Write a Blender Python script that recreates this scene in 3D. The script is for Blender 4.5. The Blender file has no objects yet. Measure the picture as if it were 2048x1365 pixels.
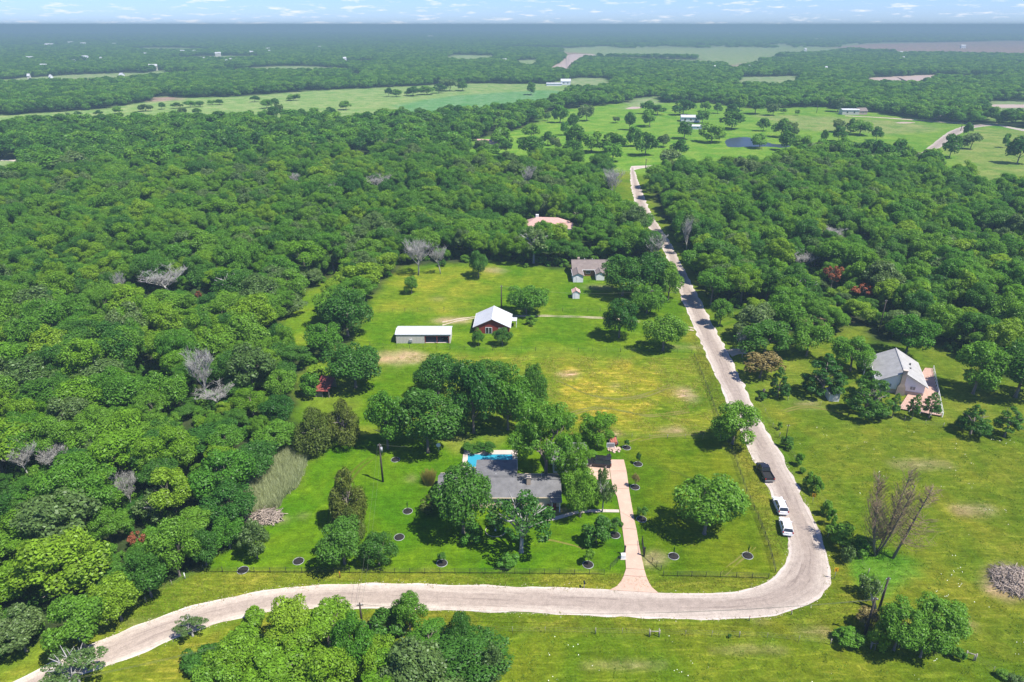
import bpy, math, random
import numpy as np
from mathutils import Vector, Matrix, noise as mnoise

# ------------------------------------------------------------------ camera, light, exposure
random.seed(7)
RNG = np.random.default_rng(7)
SC = bpy.context.scene
COL = SC.collection
CAM_H, PITCH, FPX = 80.0, math.radians(24.86), 1365.0
cam_data = bpy.data.cameras.new('camera')
cam_data.lens, cam_data.sensor_width = 24.0, 36.0
cam_data.clip_start, cam_data.clip_end = 1.0, 200000.0
cam = bpy.data.objects.new('camera', cam_data)
cam.location = (0, 0, CAM_H)
cam.rotation_euler = (math.pi / 2 - PITCH, 0, 0)
COL.objects.link(cam)
SC.camera = cam

SUN_EL, SUN_AZ = math.radians(60), math.radians(119)      # azimuth clockwise from +Y: sun on the right
world = bpy.data.worlds.new('World')
SC.world = world
world.use_nodes = True
wn, wl = world.node_tree.nodes, world.node_tree.links
wn.clear()
w_out = wn.new('ShaderNodeOutputWorld')
w_bg = wn.new('ShaderNodeBackground')
w_bg.inputs['Strength'].default_value = 0.06
w_sky = wn.new('ShaderNodeTexSky')
w_sky.sky_type = 'NISHITA'
w_sky.sun_disc = False
w_sky.sun_elevation, w_sky.sun_rotation = SUN_EL, SUN_AZ
w_sky.altitude = 100
w_sky.air_density, w_sky.dust_density, w_sky.ozone_density = 1.0, 0.2, 1.0
w_tc = wn.new('ShaderNodeTexCoord')
w_map = wn.new('ShaderNodeVectorMath'); w_map.operation = 'MULTIPLY'
w_map.inputs[1].default_value = (34, 34, 230)
w_noise = wn.new('ShaderNodeTexNoise')
w_noise.inputs['Scale'].default_value = 1.0
w_noise.inputs['Detail'].default_value = 6.0
w_noise.inputs['Roughness'].default_value = 0.6
w_ramp = wn.new('ShaderNodeMapRange')
w_ramp.inputs['From Min'].default_value, w_ramp.inputs['From Max'].default_value = 0.55, 0.68
w_ramp.inputs['To Max'].default_value = 0.8
w_hsv = wn.new('ShaderNodeVectorMath'); w_hsv.operation = 'MULTIPLY'
w_hsv.inputs[1].default_value = (0.58, 0.84, 1.58)        # clear, deep blue summer air
w_mix = wn.new('ShaderNodeMix'); w_mix.data_type = 'RGBA'
w_mix.inputs[7].default_value = (8.0, 8.3, 8.9, 1)        # sunlit cloud radiance before the background strength
wl.new(w_tc.outputs['Generated'], w_map.inputs[0])
wl.new(w_map.outputs[0], w_noise.inputs['Vector'])
wl.new(w_noise.outputs['Fac'], w_ramp.inputs['Value'])
wl.new(w_sky.outputs['Color'], w_hsv.inputs[0])
wl.new(w_hsv.outputs[0], w_mix.inputs[6])
wl.new(w_ramp.outputs['Result'], w_mix.inputs[0])
wl.new(w_mix.outputs[2], w_bg.inputs['Color'])
wl.new(w_bg.outputs[0], w_out.inputs['Surface'])

sun_data = bpy.data.lights.new('sun', 'SUN')
sun_data.energy, sun_data.angle, sun_data.color = 4.6, math.radians(0.6), (1.0, 0.95, 0.87)
sun = bpy.data.objects.new('sun', sun_data)
sv = Vector((math.sin(SUN_AZ) * math.cos(SUN_EL), math.cos(SUN_AZ) * math.cos(SUN_EL), math.sin(SUN_EL)))
sun.rotation_euler = sv.to_track_quat('Z', 'Y').to_euler()
sun.location = (60, 0, 300)
COL.objects.link(sun)
vs = SC.view_settings
vs.view_transform, vs.look, vs.gamma, vs.use_curve_mapping = 'Standard', 'None', 1.0, False
vs.exposure = 1.14
SC.cycles.use_denoising = True
SC.cycles.max_bounces = 6
SC.cycles.diffuse_bounces = 4
SC.cycles.transmission_bounces = 4
SC.cycles.volume_bounces = 1
SC.cycles.use_adaptive_sampling = True
SC.cycles.adaptive_threshold = 0.01

# ------------------------------------------------------------------ helpers
SP, CP = math.sin(PITCH), math.cos(PITCH)
def G(px, py, z=0.0):
    """Where the sight line of a photograph pixel meets the height z."""
    a, b = (px - 1024) / FPX, (682.5 - py) / FPX
    d = (a, CP + b * SP, -SP + b * CP)
    t = (z - CAM_H) / d[2]
    return Vector((d[0] * t, d[1] * t, z))

def proj(x, y, z=0.0):
    zz = z - CAM_H
    dep = y * CP - zz * SP
    up = y * SP + zz * CP
    return 1024 + FPX * x / dep, 682.5 - FPX * up / dep

def projn(x, y):
    dep = np.maximum(y * CP + CAM_H * SP, 1e-3)
    up = y * SP - CAM_H * CP
    return 1024 + FPX * x / dep, 682.5 - FPX * up / dep

def depth(px, py):
    p = G(px, py)
    return p.y * CP + CAM_H * SP

def inpoly(px, py, poly):
    inside = np.zeros(px.shape, bool)
    n = len(poly)
    for i in range(n):
        x0, y0 = poly[i]; x1, y1 = poly[(i + 1) % n]
        if y0 == y1: continue
        c = ((y0 > py) != (y1 > py)) & (px < (x1 - x0) * (py - y0) / (y1 - y0) + x0)
        inside ^= c
    return inside

def tag(o, label=None, cat=None, group=None, kind=None):
    if label: o['label'] = label
    if cat: o['category'] = cat
    if group: o['group'] = group
    if kind: o['kind'] = kind
    return o

def thing(name, label, cat, loc=(0, 0, 0), rz=0.0, group=None):
    o = bpy.data.objects.new(name, None)
    o.empty_display_size = 0.3
    COL.objects.link(o)
    o.location = loc; o.rotation_euler = (0, 0, rz)
    return tag(o, label, cat, group)

def add(name, mesh, parent=None, loc=(0, 0, 0), rot=(0, 0, 0), scale=(1, 1, 1)):
    o = bpy.data.objects.new(name, mesh)
    COL.objects.link(o)
    o.parent = parent
    o.location, o.rotation_euler, o.scale = loc, rot, scale
    return o

def copy_tree(o, parent=None):
    c = o.copy(); COL.objects.link(c); c.parent = parent
    for ch in o.children: copy_tree(ch, c)
    return c

class MB:
    """Collects shapes, then makes one mesh."""
    def __init__(s): s.v, s.f, s.sm = [], [], []
    def poly(s, pts):
        n = len(s.v); s.v += [tuple(p) for p in pts]; s.f.append(tuple(range(n, n + len(pts)))); s.sm.append(False); return s
    def box(s, c, d, rz=0.0, M=None):
        n = len(s.v); hx, hy, hz = d[0] / 2, d[1] / 2, d[2] / 2
        cr, sr = math.cos(rz), math.sin(rz)
        for sz in (-1, 1):
            for sx, sy in ((-1, -1), (1, -1), (1, 1), (-1, 1)):
                x, y, z = sx * hx, sy * hy, sz * hz
                p = Vector((c[0] + x * cr - y * sr, c[1] + x * sr + y * cr, c[2] + z))
                s.v.append(tuple(M @ p if M else p))
        for q in ((3, 2, 1, 0), (4, 5, 6, 7), (0, 1, 5, 4), (1, 2, 6, 5), (2, 3, 7, 6), (3, 0, 4, 7)):
            s.f.append(tuple(n + i for i in q)); s.sm.append(False)
        return s
    def loft(s, rings, cap=True, smooth=False):
        n = len(s.v); k = len(rings[0])
        for r in rings: s.v += [tuple(p) for p in r]
        for i in range(len(rings) - 1):
            for j in range(k):
                a, b = n + i * k + j, n + i * k + (j + 1) % k
                s.f.append((a, b, b + k, a + k)); s.sm.append(smooth)
        if cap:
            s.f.append(tuple(n + j for j in range(k - 1, -1, -1))); s.sm.append(False)
            e = n + (len(rings) - 1) * k
            s.f.append(tuple(e + j for j in range(k))); s.sm.append(False)
        return s
    def tube(s, pts, radii, sides=6, cap=True):
        pts = [Vector(p) for p in pts]
        if not isinstance(radii, (list, tuple)): radii = [radii] * len(pts)
        rings = []
        for i, p in enumerate(pts):
            d = (pts[min(i + 1, len(pts) - 1)] - pts[max(i - 1, 0)])
            d = d.normalized() if d.length > 1e-9 else Vector((0, 0, 1))
            u = d.cross(Vector((0, 0, 1)) if abs(d.z) < 0.9 else Vector((1, 0, 0))).normalized()
            w = d.cross(u)
            rings.append([p + radii[i] * (math.cos(t) * u + math.sin(t) * w) for t in (2 * math.pi * j / sides for j in range(sides))])
        return s.loft(rings, cap, True)
    def cyl(s, c0, c1, r, sides=12): return s.tube([c0, c1], r, sides)
    def prism(s, pts, z0, z1):
        a = sum(pts[i][0] * pts[(i + 1) % len(pts)][1] - pts[(i + 1) % len(pts)][0] * pts[i][1] for i in range(len(pts)))
        if a < 0: pts = pts[::-1]
        return s.loft([[(p[0], p[1], z0) for p in pts], [(p[0], p[1], z1) for p in pts]])
    def mesh(s, name, mat):
        me = bpy.data.meshes.new(name)
        me.from_pydata(s.v, [], s.f)
        if mat: me.materials.append(mat)
        me.polygons.foreach_set('use_smooth', s.sm)
        me.update()
        return me
    def build(s, name, mat, parent=None, **kw): return add(name, s.mesh(name, mat), parent, **kw)

def np_mesh(name, v, f, mat):
    """Mesh from numpy arrays, all faces with the same corner count."""
    me = bpy.data.meshes.new(name)
    v = np.asarray(v, np.float32); f = np.asarray(f, np.int32)
    k = f.shape[1]
    me.vertices.add(len(v)); me.vertices.foreach_set('co', v.ravel())
    me.loops.add(f.size); me.loops.foreach_set('vertex_index', f.ravel())
    me.polygons.add(len(f))
    me.polygons.foreach_set('loop_start', np.arange(0, f.size, k, dtype=np.int32))
    me.materials.append(mat)
    me.update(); me.validate()
    return me

# ------------------------------------------------------------------ materials
def new_mat(name):
    m = bpy.data.materials.new(name); m.use_nodes = True
    nt = m.node_tree; nt.nodes.clear()
    out = nt.nodes.new('ShaderNodeOutputMaterial')
    return m, nt.nodes, nt.links, out

def N(nodes, t, **kw):
    n = nodes.new(t)
    for k, v in kw.items():
        if k in n.inputs: n.inputs[k].default_value = v
        else: setattr(n, k, v)
    return n

def rgba(c): return (c[0], c[1], c[2], 1)

def mat(name, col, rough=0.7, var=0.12, scale=1.5, metal=0.0, spec=0.3, bump=0.0, bscale=8.0, stretch=(1, 1, 1)):
    """Plain surface with two octaves of worn colour variation in object space."""
    m, nd, lk, out = new_mat(name)
    b = N(nd, 'ShaderNodeBsdfPrincipled', Roughness=rough, Metallic=metal)
    b.inputs['Specular IOR Level'].default_value = spec
    tc = N(nd, 'ShaderNodeTexCoord')
    mp = N(nd, 'ShaderNodeMapping'); mp.inputs['Scale'].default_value = stretch
    n1 = N(nd, 'ShaderNodeTexNoise', Scale=scale, Detail=5.0, Roughness=0.65)
    mr = N(nd, 'ShaderNodeMapRange'); mr.inputs[1].default_value, mr.inputs[2].default_value = 0.25, 0.75
    mr.inputs[3].default_value, mr.inputs[4].default_value = 1 - var, 1 + var
    mx = N(nd, 'ShaderNodeVectorMath', operation='SCALE')
    mx.inputs[0].default_value = col[:3]
    lk.new(tc.outputs['Object'], mp.inputs[0]); lk.new(mp.outputs[0], n1.inputs['Vector'])
    lk.new(n1.outputs['Fac'], mr.inputs[0]); lk.new(mr.outputs[0], mx.inputs['Scale'])
    lk.new(mx.outputs[0], b.inputs['Base Color'])
    if bump:
        n2 = N(nd, 'ShaderNodeTexNoise', Scale=bscale, Detail=4.0)
        bp = N(nd, 'ShaderNodeBump', Strength=bump, Distance=0.05)
        lk.new(mp.outputs[0], n2.inputs['Vector']); lk.new(n2.outputs['Fac'], bp.inputs['Height']); lk.new(bp.outputs[0], b.inputs['Normal'])
    lk.new(b.outputs[0], out.inputs['Surface'])
    return m

def leaf_mat(name, ca, cb, transl=0.45, gloss=0.012, isl=0.38):
    """Leaves: colour drifts from plant to plant and from leaf to leaf, light passes through."""
    m, nd, lk, out = new_mat(name)
    oi = N(nd, 'ShaderNodeObjectInfo')
    geo = N(nd, 'ShaderNodeNewGeometry')
    mx = N(nd, 'ShaderNodeMix', data_type='RGBA')
    mx.inputs[6].default_value, mx.inputs[7].default_value = rgba(ca), rgba(cb)
    lk.new(oi.outputs['Random'], mx.inputs[0])
    mr = N(nd, 'ShaderNodeMapRange'); mr.inputs[3].default_value, mr.inputs[4].default_value = 1 - isl, 1 + isl
    lk.new(geo.outputs['Random Per Island'], mr.inputs[0])
    sc = N(nd, 'ShaderNodeVectorMath', operation='SCALE')
    lk.new(mx.outputs[2], sc.inputs[0]); lk.new(mr.outputs[0], sc.inputs['Scale'])
    d = N(nd, 'ShaderNodeBsdfDiffuse'); t = N(nd, 'ShaderNodeBsdfTranslucent'); g = N(nd, 'ShaderNodeBsdfGlossy', Roughness=0.45)
    ty = N(nd, 'ShaderNodeVectorMath', operation='MULTIPLY'); ty.inputs[1].default_value = (1.3, 1.2, 0.6)
    lk.new(sc.outputs[0], d.inputs['Color']); lk.new(sc.outputs[0], ty.inputs[0]); lk.new(ty.outputs[0], t.inputs['Color'])
    g.inputs['Color'].default_value = (0.8, 0.85, 0.8, 1)
    m1 = N(nd, 'ShaderNodeMixShader', Fac=transl); m2 = N(nd, 'ShaderNodeMixShader', Fac=gloss)
    lk.new(d.outputs[0], m1.inputs[1]); lk.new(t.outputs[0], m1.inputs[2])
    lk.new(m1.outputs[0], m2.inputs[1]); lk.new(g.outputs[0], m2.inputs[2])
    lk.new(m2.outputs[0], out.inputs['Surface'])
    return m

M = {}
M['leaf_dark'] = leaf_mat('leaf_dark', (0.044, 0.138, 0.019), (0.083, 0.200, 0.021))
M['leaf_mid'] = leaf_mat('leaf_mid', (0.075, 0.211, 0.018), (0.140, 0.279, 0.023))
M['leaf_bright'] = leaf_mat('leaf_bright', (0.112, 0.258, 0.014), (0.198, 0.319, 0.020))
M['leaf_grey'] = leaf_mat('leaf_grey', (0.086, 0.163, 0.034), (0.133, 0.207, 0.058), gloss=0.02)
M['leaf_juniper'] = leaf_mat('leaf_juniper', (0.062, 0.101, 0.015), (0.100, 0.127, 0.020), transl=0.2, gloss=0.01)
M['leaf_rust'] = leaf_mat('leaf_rust', (0.20, 0.075, 0.036), (0.27, 0.085, 0.040), transl=0.2)
M['leaf_tan'] = leaf_mat('leaf_tan', (0.17, 0.15, 0.045), (0.21, 0.16, 0.06), transl=0.25)
M['bark'] = mat('bark', (0.17, 0.145, 0.12), 0.9, 0.3, 3.0)
M['bark_pale'] = mat('bark_pale', (0.30, 0.29, 0.265), 0.9, 0.25, 3.0)
M['bark_brown'] = mat('bark_brown', (0.24, 0.18, 0.105), 0.9, 0.3, 3.0)
M['wood_pole'] = mat('wood_pole', (0.055, 0.043, 0.037), 0.85, 0.25, 2.0)
M['wood_grey'] = mat('wood_grey', (0.27, 0.24, 0.21), 0.85, 0.25, 2.0)
M['black_metal'] = mat('black_metal', (0.018, 0.018, 0.02), 0.5, 0.2, 4.0)
M['white_wall'] = mat('white_wall', (0.66, 0.67, 0.68), 0.75, 0.06, 0.8)
M['cream_wall'] = mat('cream_wall', (0.62, 0.50, 0.34), 0.85, 0.12, 1.2)
M['beige_metal'] = mat('beige_metal', (0.50, 0.48, 0.42), 0.55, 0.06, 0.6)
M['white_metal'] = mat('white_metal', (0.44, 0.45, 0.46), 0.5, 0.10, 0.35)
M['red_wall'] = mat('red_wall', (0.21, 0.032, 0.024), 0.7, 0.15, 1.5, stretch=(3, 3, 0.4))
M['rust_roof'] = mat('rust_roof', (0.21, 0.052, 0.040), 0.8, 0.45, 0.9)
M['pink_roof'] = mat('pink_roof', (0.42, 0.26, 0.22), 0.85, 0.2, 1.5)
M['shingle_grey'] = mat('shingle_grey', (0.130, 0.128, 0.130), 0.9, 0.28, 0.9, bump=0.5, bscale=6)
M['shingle_pale'] = mat('shingle_pale', (0.28, 0.275, 0.265), 0.9, 0.22, 0.7, bump=0.5, bscale=6)
M['shingle_brown'] = mat('shingle_brown', (0.165, 0.135, 0.120), 0.9, 0.22, 0.9, bump=0.5, bscale=6)
M['trim_white'] = mat('trim_white', (0.72, 0.72, 0.71), 0.6, 0.05)
M['glass_dark'] = mat('glass_dark', (0.025, 0.03, 0.035), 0.08, 0.1, spec=0.6)
M['glass_pale'] = mat('glass_pale', (0.16, 0.19, 0.20), 0.12, 0.15, spec=0.6)
M['brick_tan'] = mat('brick_tan', (0.36, 0.29, 0.23), 0.9, 0.2, 5.0)
M['wood_door'] = mat('wood_door', (0.22, 0.115, 0.05), 0.7, 0.2, 3.0)
M['deck_wood'] = mat('deck_wood', (0.40, 0.26, 0.20), 0.85, 0.18, 1.5)
M['concrete'] = mat('concrete', (0.42, 0.36, 0.31), 0.9, 0.14, 0.5)
M['drive'] = mat('drive', (0.41, 0.285, 0.215), 0.9, 0.18, 0.35, bump=0.2, bscale=3)
M['dark_inside'] = mat('dark_inside', (0.05, 0.05, 0.048), 0.9, 0.2)
M['paint_white'] = mat('paint_white', (0.62, 0.62, 0.63), 0.25, 0.02, spec=0.5)
M['paint_black'] = mat('paint_black', (0.012, 0.012, 0.014), 0.22, 0.05, spec=0.6)
M['tyre'] = mat('tyre', (0.015, 0.015, 0.015), 0.9, 0.1)
M['rim'] = mat('rim', (0.35, 0.35, 0.36), 0.35, 0.05, metal=0.7)
M['lamp_red'] = mat('lamp_red', (0.35, 0.012, 0.01), 0.3, 0.05)
M['lamp_clear'] = mat('lamp_clear', (0.65, 0.66, 0.68), 0.15, 0.03)
M['red_paint'] = mat('red_paint', (0.30, 0.012, 0.022), 0.5, 0.1)
M['yellow_sign'] = mat('yellow_sign', (0.72, 0.40, 0.015), 0.5, 0.05)
M['galvanised'] = mat('galvanised', (0.36, 0.37, 0.38), 0.5, 0.1, metal=0.3)
M['mulch'] = mat('mulch', (0.017, 0.015, 0.013), 0.95, 0.35, 9.0, bump=0.8, bscale=14)
M['wire'] = mat('wire', (0.13, 0.14, 0.10), 0.6, 0.1)
M['brick_red'] = mat('brick_red', (0.36, 0.12, 0.08), 0.9, 0.25, 4.0)
M['stone_pink'] = mat('stone_pink', (0.45, 0.33, 0.27), 0.9, 0.2, 3.0)
M['petal'] = mat('petal', (0.75, 0.74, 0.68), 0.8, 0.08)
M['straw'] = leaf_mat('straw', (0.28, 0.26, 0.05), (0.34, 0.29, 0.08), transl=0.3, gloss=0.01)
M['verge_blade'] = leaf_mat('verge_blade', (0.145, 0.185, 0.018), (0.19, 0.20, 0.028), transl=0.35, gloss=0.01)
M['pasture_blade'] = leaf_mat('pasture_blade', (0.100, 0.200, 0.014), (0.13, 0.21, 0.02), transl=0.35, gloss=0.01)
M['cane'] = leaf_mat('cane', (0.32, 0.38, 0.20), (0.40, 0.44, 0.25), transl=0.4, gloss=0.01)
def water_mat(name, col, rough):
    m, nd, lk, out = new_mat(name)
    b = N(nd, 'ShaderNodeBsdfPrincipled', Roughness=rough); b.inputs['Base Color'].default_value = rgba(col); b.inputs['IOR'].default_value = 1.33
    tc = N(nd, 'ShaderNodeTexCoord'); n = N(nd, 'ShaderNodeTexNoise', Scale=1.2, Detail=3.0); bp = N(nd, 'ShaderNodeBump', Strength=0.25, Distance=0.03)
    lk.new(tc.outputs['Object'], n.inputs['Vector']); lk.new(n.outputs['Fac'], bp.inputs['Height']); lk.new(bp.outputs[0], b.inputs['Normal'])
    lk.new(b.outputs[0], out.inputs['Surface'])
    return m
M['pool_water'] = water_mat('pool_water', (0.03, 0.24, 0.33), 0.08)
M['pond_water'] = water_mat('pond_water', (0.025, 0.033, 0.036), 0.30)
M['river_water'] = water_mat('river_water', (0.36, 0.27, 0.215), 0.5)
# ------------------------------------------------------------------ map of the ground (outlines surveyed from the photograph, laid on z = 0)
WOOD_LEFT = [(-900, 1400), (-60, 1372), (20, 1330), (96, 1290), (164, 1270), (217, 1232), (293, 1194), (345, 1165), (378, 1145), (412, 1138), (425, 1118),
    (478, 1086), (480, 1060), (500, 1020), (515, 950), (560, 890), (592, 855), (600, 800), (592, 760), (615, 735), (660, 700), (700, 690), (702, 672),
    (718, 640), (728, 610), (745, 588), (785, 552), (805, 533), (935, 524), (1010, 522), (1022, 540), (1135, 540), (1150, 528), (1205, 528),
    (1318, 522), (1300, 500), (1262, 452), (1226, 414), (1214, 356), (1216, 342), (1200, 340), (1100, 335), (1000, 335), (930, 335), (922, 300), (935, 285),
    (1000, 268), (1060, 254), (1095, 228), (1080, 222), (1000, 234), (930, 242), (860, 246), (760, 250), (700, 256), (550, 258), (450, 252), (300, 256),
    (180, 258), (100, 268), (-100, 276), (-600, 300), (-1500, 420)]
WOOD_RIGHT = [(1330, 440), (1374, 508), (1402, 570), (1412, 600), (1452, 640), (1484, 690), (1570, 672), (1650, 668), (1740, 690), (1880, 690), (1960, 740),
    (2060, 775), (2300, 800), (2900, 760), (2800, 420), (2350, 400), (2048, 400), (1950, 396), (1935, 378), (1850, 334), (1790, 322), (1700, 318),
    (1600, 320), (1500, 352), (1400, 358), (1318, 362), (1306, 368), (1306, 395)]
CLEARS = [[(566, 694), (572, 640), (590, 602), (640, 568), (690, 544), (716, 550), (684, 592), (652, 640), (640, 694)], [(-60, 345), (45, 340), (45, 322), (-60, 322)],
    [(688, 338), (745, 335), (745, 308), (688, 312)], [(1440, 668), (1505, 668), (1500, 620), (1440, 618)], [(1640, 690), (1740, 690), (1740, 650), (1690, 655)],
    [(1040, 492), (1160, 492), (1160, 448), (1040, 446)], [(882, 440), (930, 440), (930, 412), (882, 412)], [(975, 345), (1060, 345), (1060, 326), (975, 326)],
    [(1130, 440), (1260, 445), (1258, 425), (1130, 420)], [(1215, 480), (1240, 480), (1240, 455), (1215, 455)]]
FIELD_FAR = [(-700, 262), (-100, 236), (0, 232), (200, 219), (340, 197), (480, 194), (610, 183), (930, 168), (1145, 168), (1150, 178), (1112, 205), (1080, 222), (1000, 234), (930, 242), (860, 246), (760, 250),
    (700, 256), (550, 258), (450, 252), (300, 256), (180, 258), (100, 268), (-100, 276), (-600, 300)]
PASTURE_FAR = [(920, 335), (922, 300), (935, 285), (1000, 268), (1060, 254), (1095, 228), (1110, 222), (1250, 206), (1420, 206), (1500, 218), (1650, 214), (1690, 221), (1760, 226), (1880, 247),
    (1990, 251), (2100, 262), (2900, 290), (2900, 430), (2350, 400), (2048, 400), (1950, 396), (1935, 378), (1850, 334), (1790, 322), (1600, 320), (1500, 352), (1400, 358), (1290, 352),
    (1252, 342), (1200, 338), (1000, 336)]
FAR_FIELDS = [[(1120, 97), (1300, 95), (1440, 98), (1660, 95), (1700, 99), (1640, 107), (1560, 110), (1470, 138), (1390, 114), (1200, 113), (1130, 108)],
    [(1150, 99), (1420, 98), (1700, 97), (1720, 88), (1600, 86.5), (1440, 90), (1300, 92), (1160, 93.5)], [(1470, 168), (1480, 155), (1600, 152), (1600, 160), (1560, 172)], [(1960, 218), (1975, 203), (2200, 203), (2300, 225), (2048, 226), (2000, 226)],
    [(1105, 165), (1160, 156), (1215, 157), (1230, 170), (1145, 178)], [(1250, 218), (1260, 200), (1310, 193), (1330, 206)], [(890, 118), (905, 110), (990, 112), (990, 120), (930, 124)],
    [(1025, 122), (1078, 119), (1070, 134), (1040, 131)], [(290, 146), (330, 140), (340, 150)], [(590, 159), (640, 155), (640, 159)], [(680, 123), (750, 121), (750, 126), (690, 126)],
    [(130, 127), (180, 122), (182, 127)], [(-60, 345), (45, 340), (45, 322), (-60, 322)], [(800, 143), (840, 137), (830, 142)], [(680, 150), (725, 148), (725, 154)]]
PLOUGHED = [[(1660, 96), (1740, 88), (2048, 82), (2500, 82), (2600, 112), (2048, 112), (1900, 106), (1740, 103)], [(300, 204), (306, 195), (340, 193), (356, 199), (330, 204)], [(1450, 138), (1490, 126), (1510, 128), (1470, 140)],
    [(1110, 104), (1180, 108), (1170, 113), (1130, 110)]]
RIVER = [[(1092, 141), (1122, 124), (1140, 110), (1190, 110), (1160, 119), (1148, 130), (1138, 144)], [(1725, 164), (1745, 156), (1880, 150), (1878, 156), (1836, 166), (1832, 182), (1822, 180), (1826, 168), (1760, 166)]]
LAWN = [(425, 1142), (420, 1118), (478, 1086), (500, 1050), (545, 1020), (612, 950), (640, 905), (700, 880), (760, 870), (830, 880), (900, 870), (1010, 868), (1228, 870), (1240, 905), (1252, 960), (1290, 1145), (900, 1142)]
MEADOW = [(770, 712), (900, 712), (1388, 716), (1425, 800), (1440, 872), (1240, 872), (1120, 868), (1095, 800), (1060, 735), (930, 730), (860, 730)]
MEADOW_DRY = [(1110, 745), (1180, 735), (1330, 742), (1345, 790), (1300, 815), (1220, 842), (1130, 845), (1110, 790)]
LOT_EAST = [(1240, 872), (1440, 872), (1550, 1150), (1292, 1145), (1255, 960)]
VERGE = [(412, 1140), (1548, 1150), (1560, 1120), (1545, 1000), (1495, 890), (1455, 800), (1385, 655), (1350, 640), (1390, 720), (1470, 900), (1545, 1150), (1550, 1158), (1500, 1182), (1220, 1185), (700, 1170), (520, 1185), (264, 1256), (29, 1366), (-300, 1500), (-300, 1480), (108, 1303), (217, 1232), (345, 1165)]
VERGE_SOUTH = [(-200, 1560), (122, 1366), (293, 1302), (557, 1222), (1000, 1224), (1410, 1240), (1521, 1236), (1635, 1196), (1657, 1141), (1630, 1047), (1612, 1009), (1650, 1030), (1690, 1090), (1740, 1190), (1730, 1280), (1420, 1272), (980, 1262), (700, 1290), (300, 1400)]
PASTURE_SE = [(980, 1264), (1420, 1274), (1735, 1292), (1950, 1325), (2048, 1390), (2300, 1560), (900, 1560)]
DIRT = [(800, 716, 60, 14), (1138, 749, 22, 6), (1365, 785, 22, 10), (1385, 798, 14, 8), (1345, 862, 26, 7), (1228, 772, 12, 3), (1222, 868, 22, 4), (606, 1032, 6, 3), (825, 957, 7, 4), (1308, 1118, 26, 16), (990, 541, 24, 5), (878, 599, 12, 4), (905, 642, 40, 6),
    (1190, 575, 34, 4), (1615, 810, 26, 5), (2020, 1165, 60, 34), (1870, 1298, 16, 6), (530, 1035, 30, 10), (300, 1245, 60, 7), (1370, 694, 60, 2), (1650, 640, 50, 10), (1990, 640, 60, 14), (925, 877, 15, 4), (1110, 1022, 30, 8), (1600, 1000, 1, 1), (1520, 1240, 20, 4), (560, 1040, 20, 6), (857, 966, 14, 5),
    (1630, 1262, 40, 8), (1500, 1300, 80, 6), (1250, 1330, 90, 8), (700, 1250, 50, 5), (1900, 1250, 60, 10), (1950, 1020, 50, 10), (1840, 930, 60, 8)]

def wobble(x, y, amp, size, k=0.0):
    """Smooth irregular offset for outlines (sum of sines, world space)."""
    s = 2 * math.pi / size
    a = np.sin(x * s + 1.3 * np.sin(y * s * 0.7 + k)) + 0.6 * np.sin(y * s * 1.9 + 2.1 * np.sin(x * s * 1.1 + k)) + 0.4 * np.sin((x + y) * s * 3.1 + k)
    return a * amp * 0.6

def world_poly(poly):
    out = []
    for p in poly:
        py = max(p[1], 62); q = G(p[0], py); out.append((q.x, q.y))
    return out

def in_world(x, y, poly, amp=0.0, size=12.0, k=0.0):
    if amp: x, y = x + wobble(x, y, amp, size, k), y + wobble(y, x, amp, size, k + 2)
    return inpoly(x, y, world_poly(poly))

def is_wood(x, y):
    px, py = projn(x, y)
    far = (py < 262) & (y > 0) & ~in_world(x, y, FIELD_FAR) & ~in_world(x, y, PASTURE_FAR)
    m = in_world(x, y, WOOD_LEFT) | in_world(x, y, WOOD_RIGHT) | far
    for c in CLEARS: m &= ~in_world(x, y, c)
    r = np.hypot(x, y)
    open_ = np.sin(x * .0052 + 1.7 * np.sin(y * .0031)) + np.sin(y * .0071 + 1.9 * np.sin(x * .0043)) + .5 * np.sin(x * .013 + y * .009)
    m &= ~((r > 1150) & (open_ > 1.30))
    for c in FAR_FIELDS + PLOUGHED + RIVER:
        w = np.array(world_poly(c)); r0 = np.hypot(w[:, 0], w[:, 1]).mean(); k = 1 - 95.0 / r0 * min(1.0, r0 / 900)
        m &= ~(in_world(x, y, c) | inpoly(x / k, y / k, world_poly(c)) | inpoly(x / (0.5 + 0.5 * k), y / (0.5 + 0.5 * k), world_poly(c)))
    return m

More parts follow.
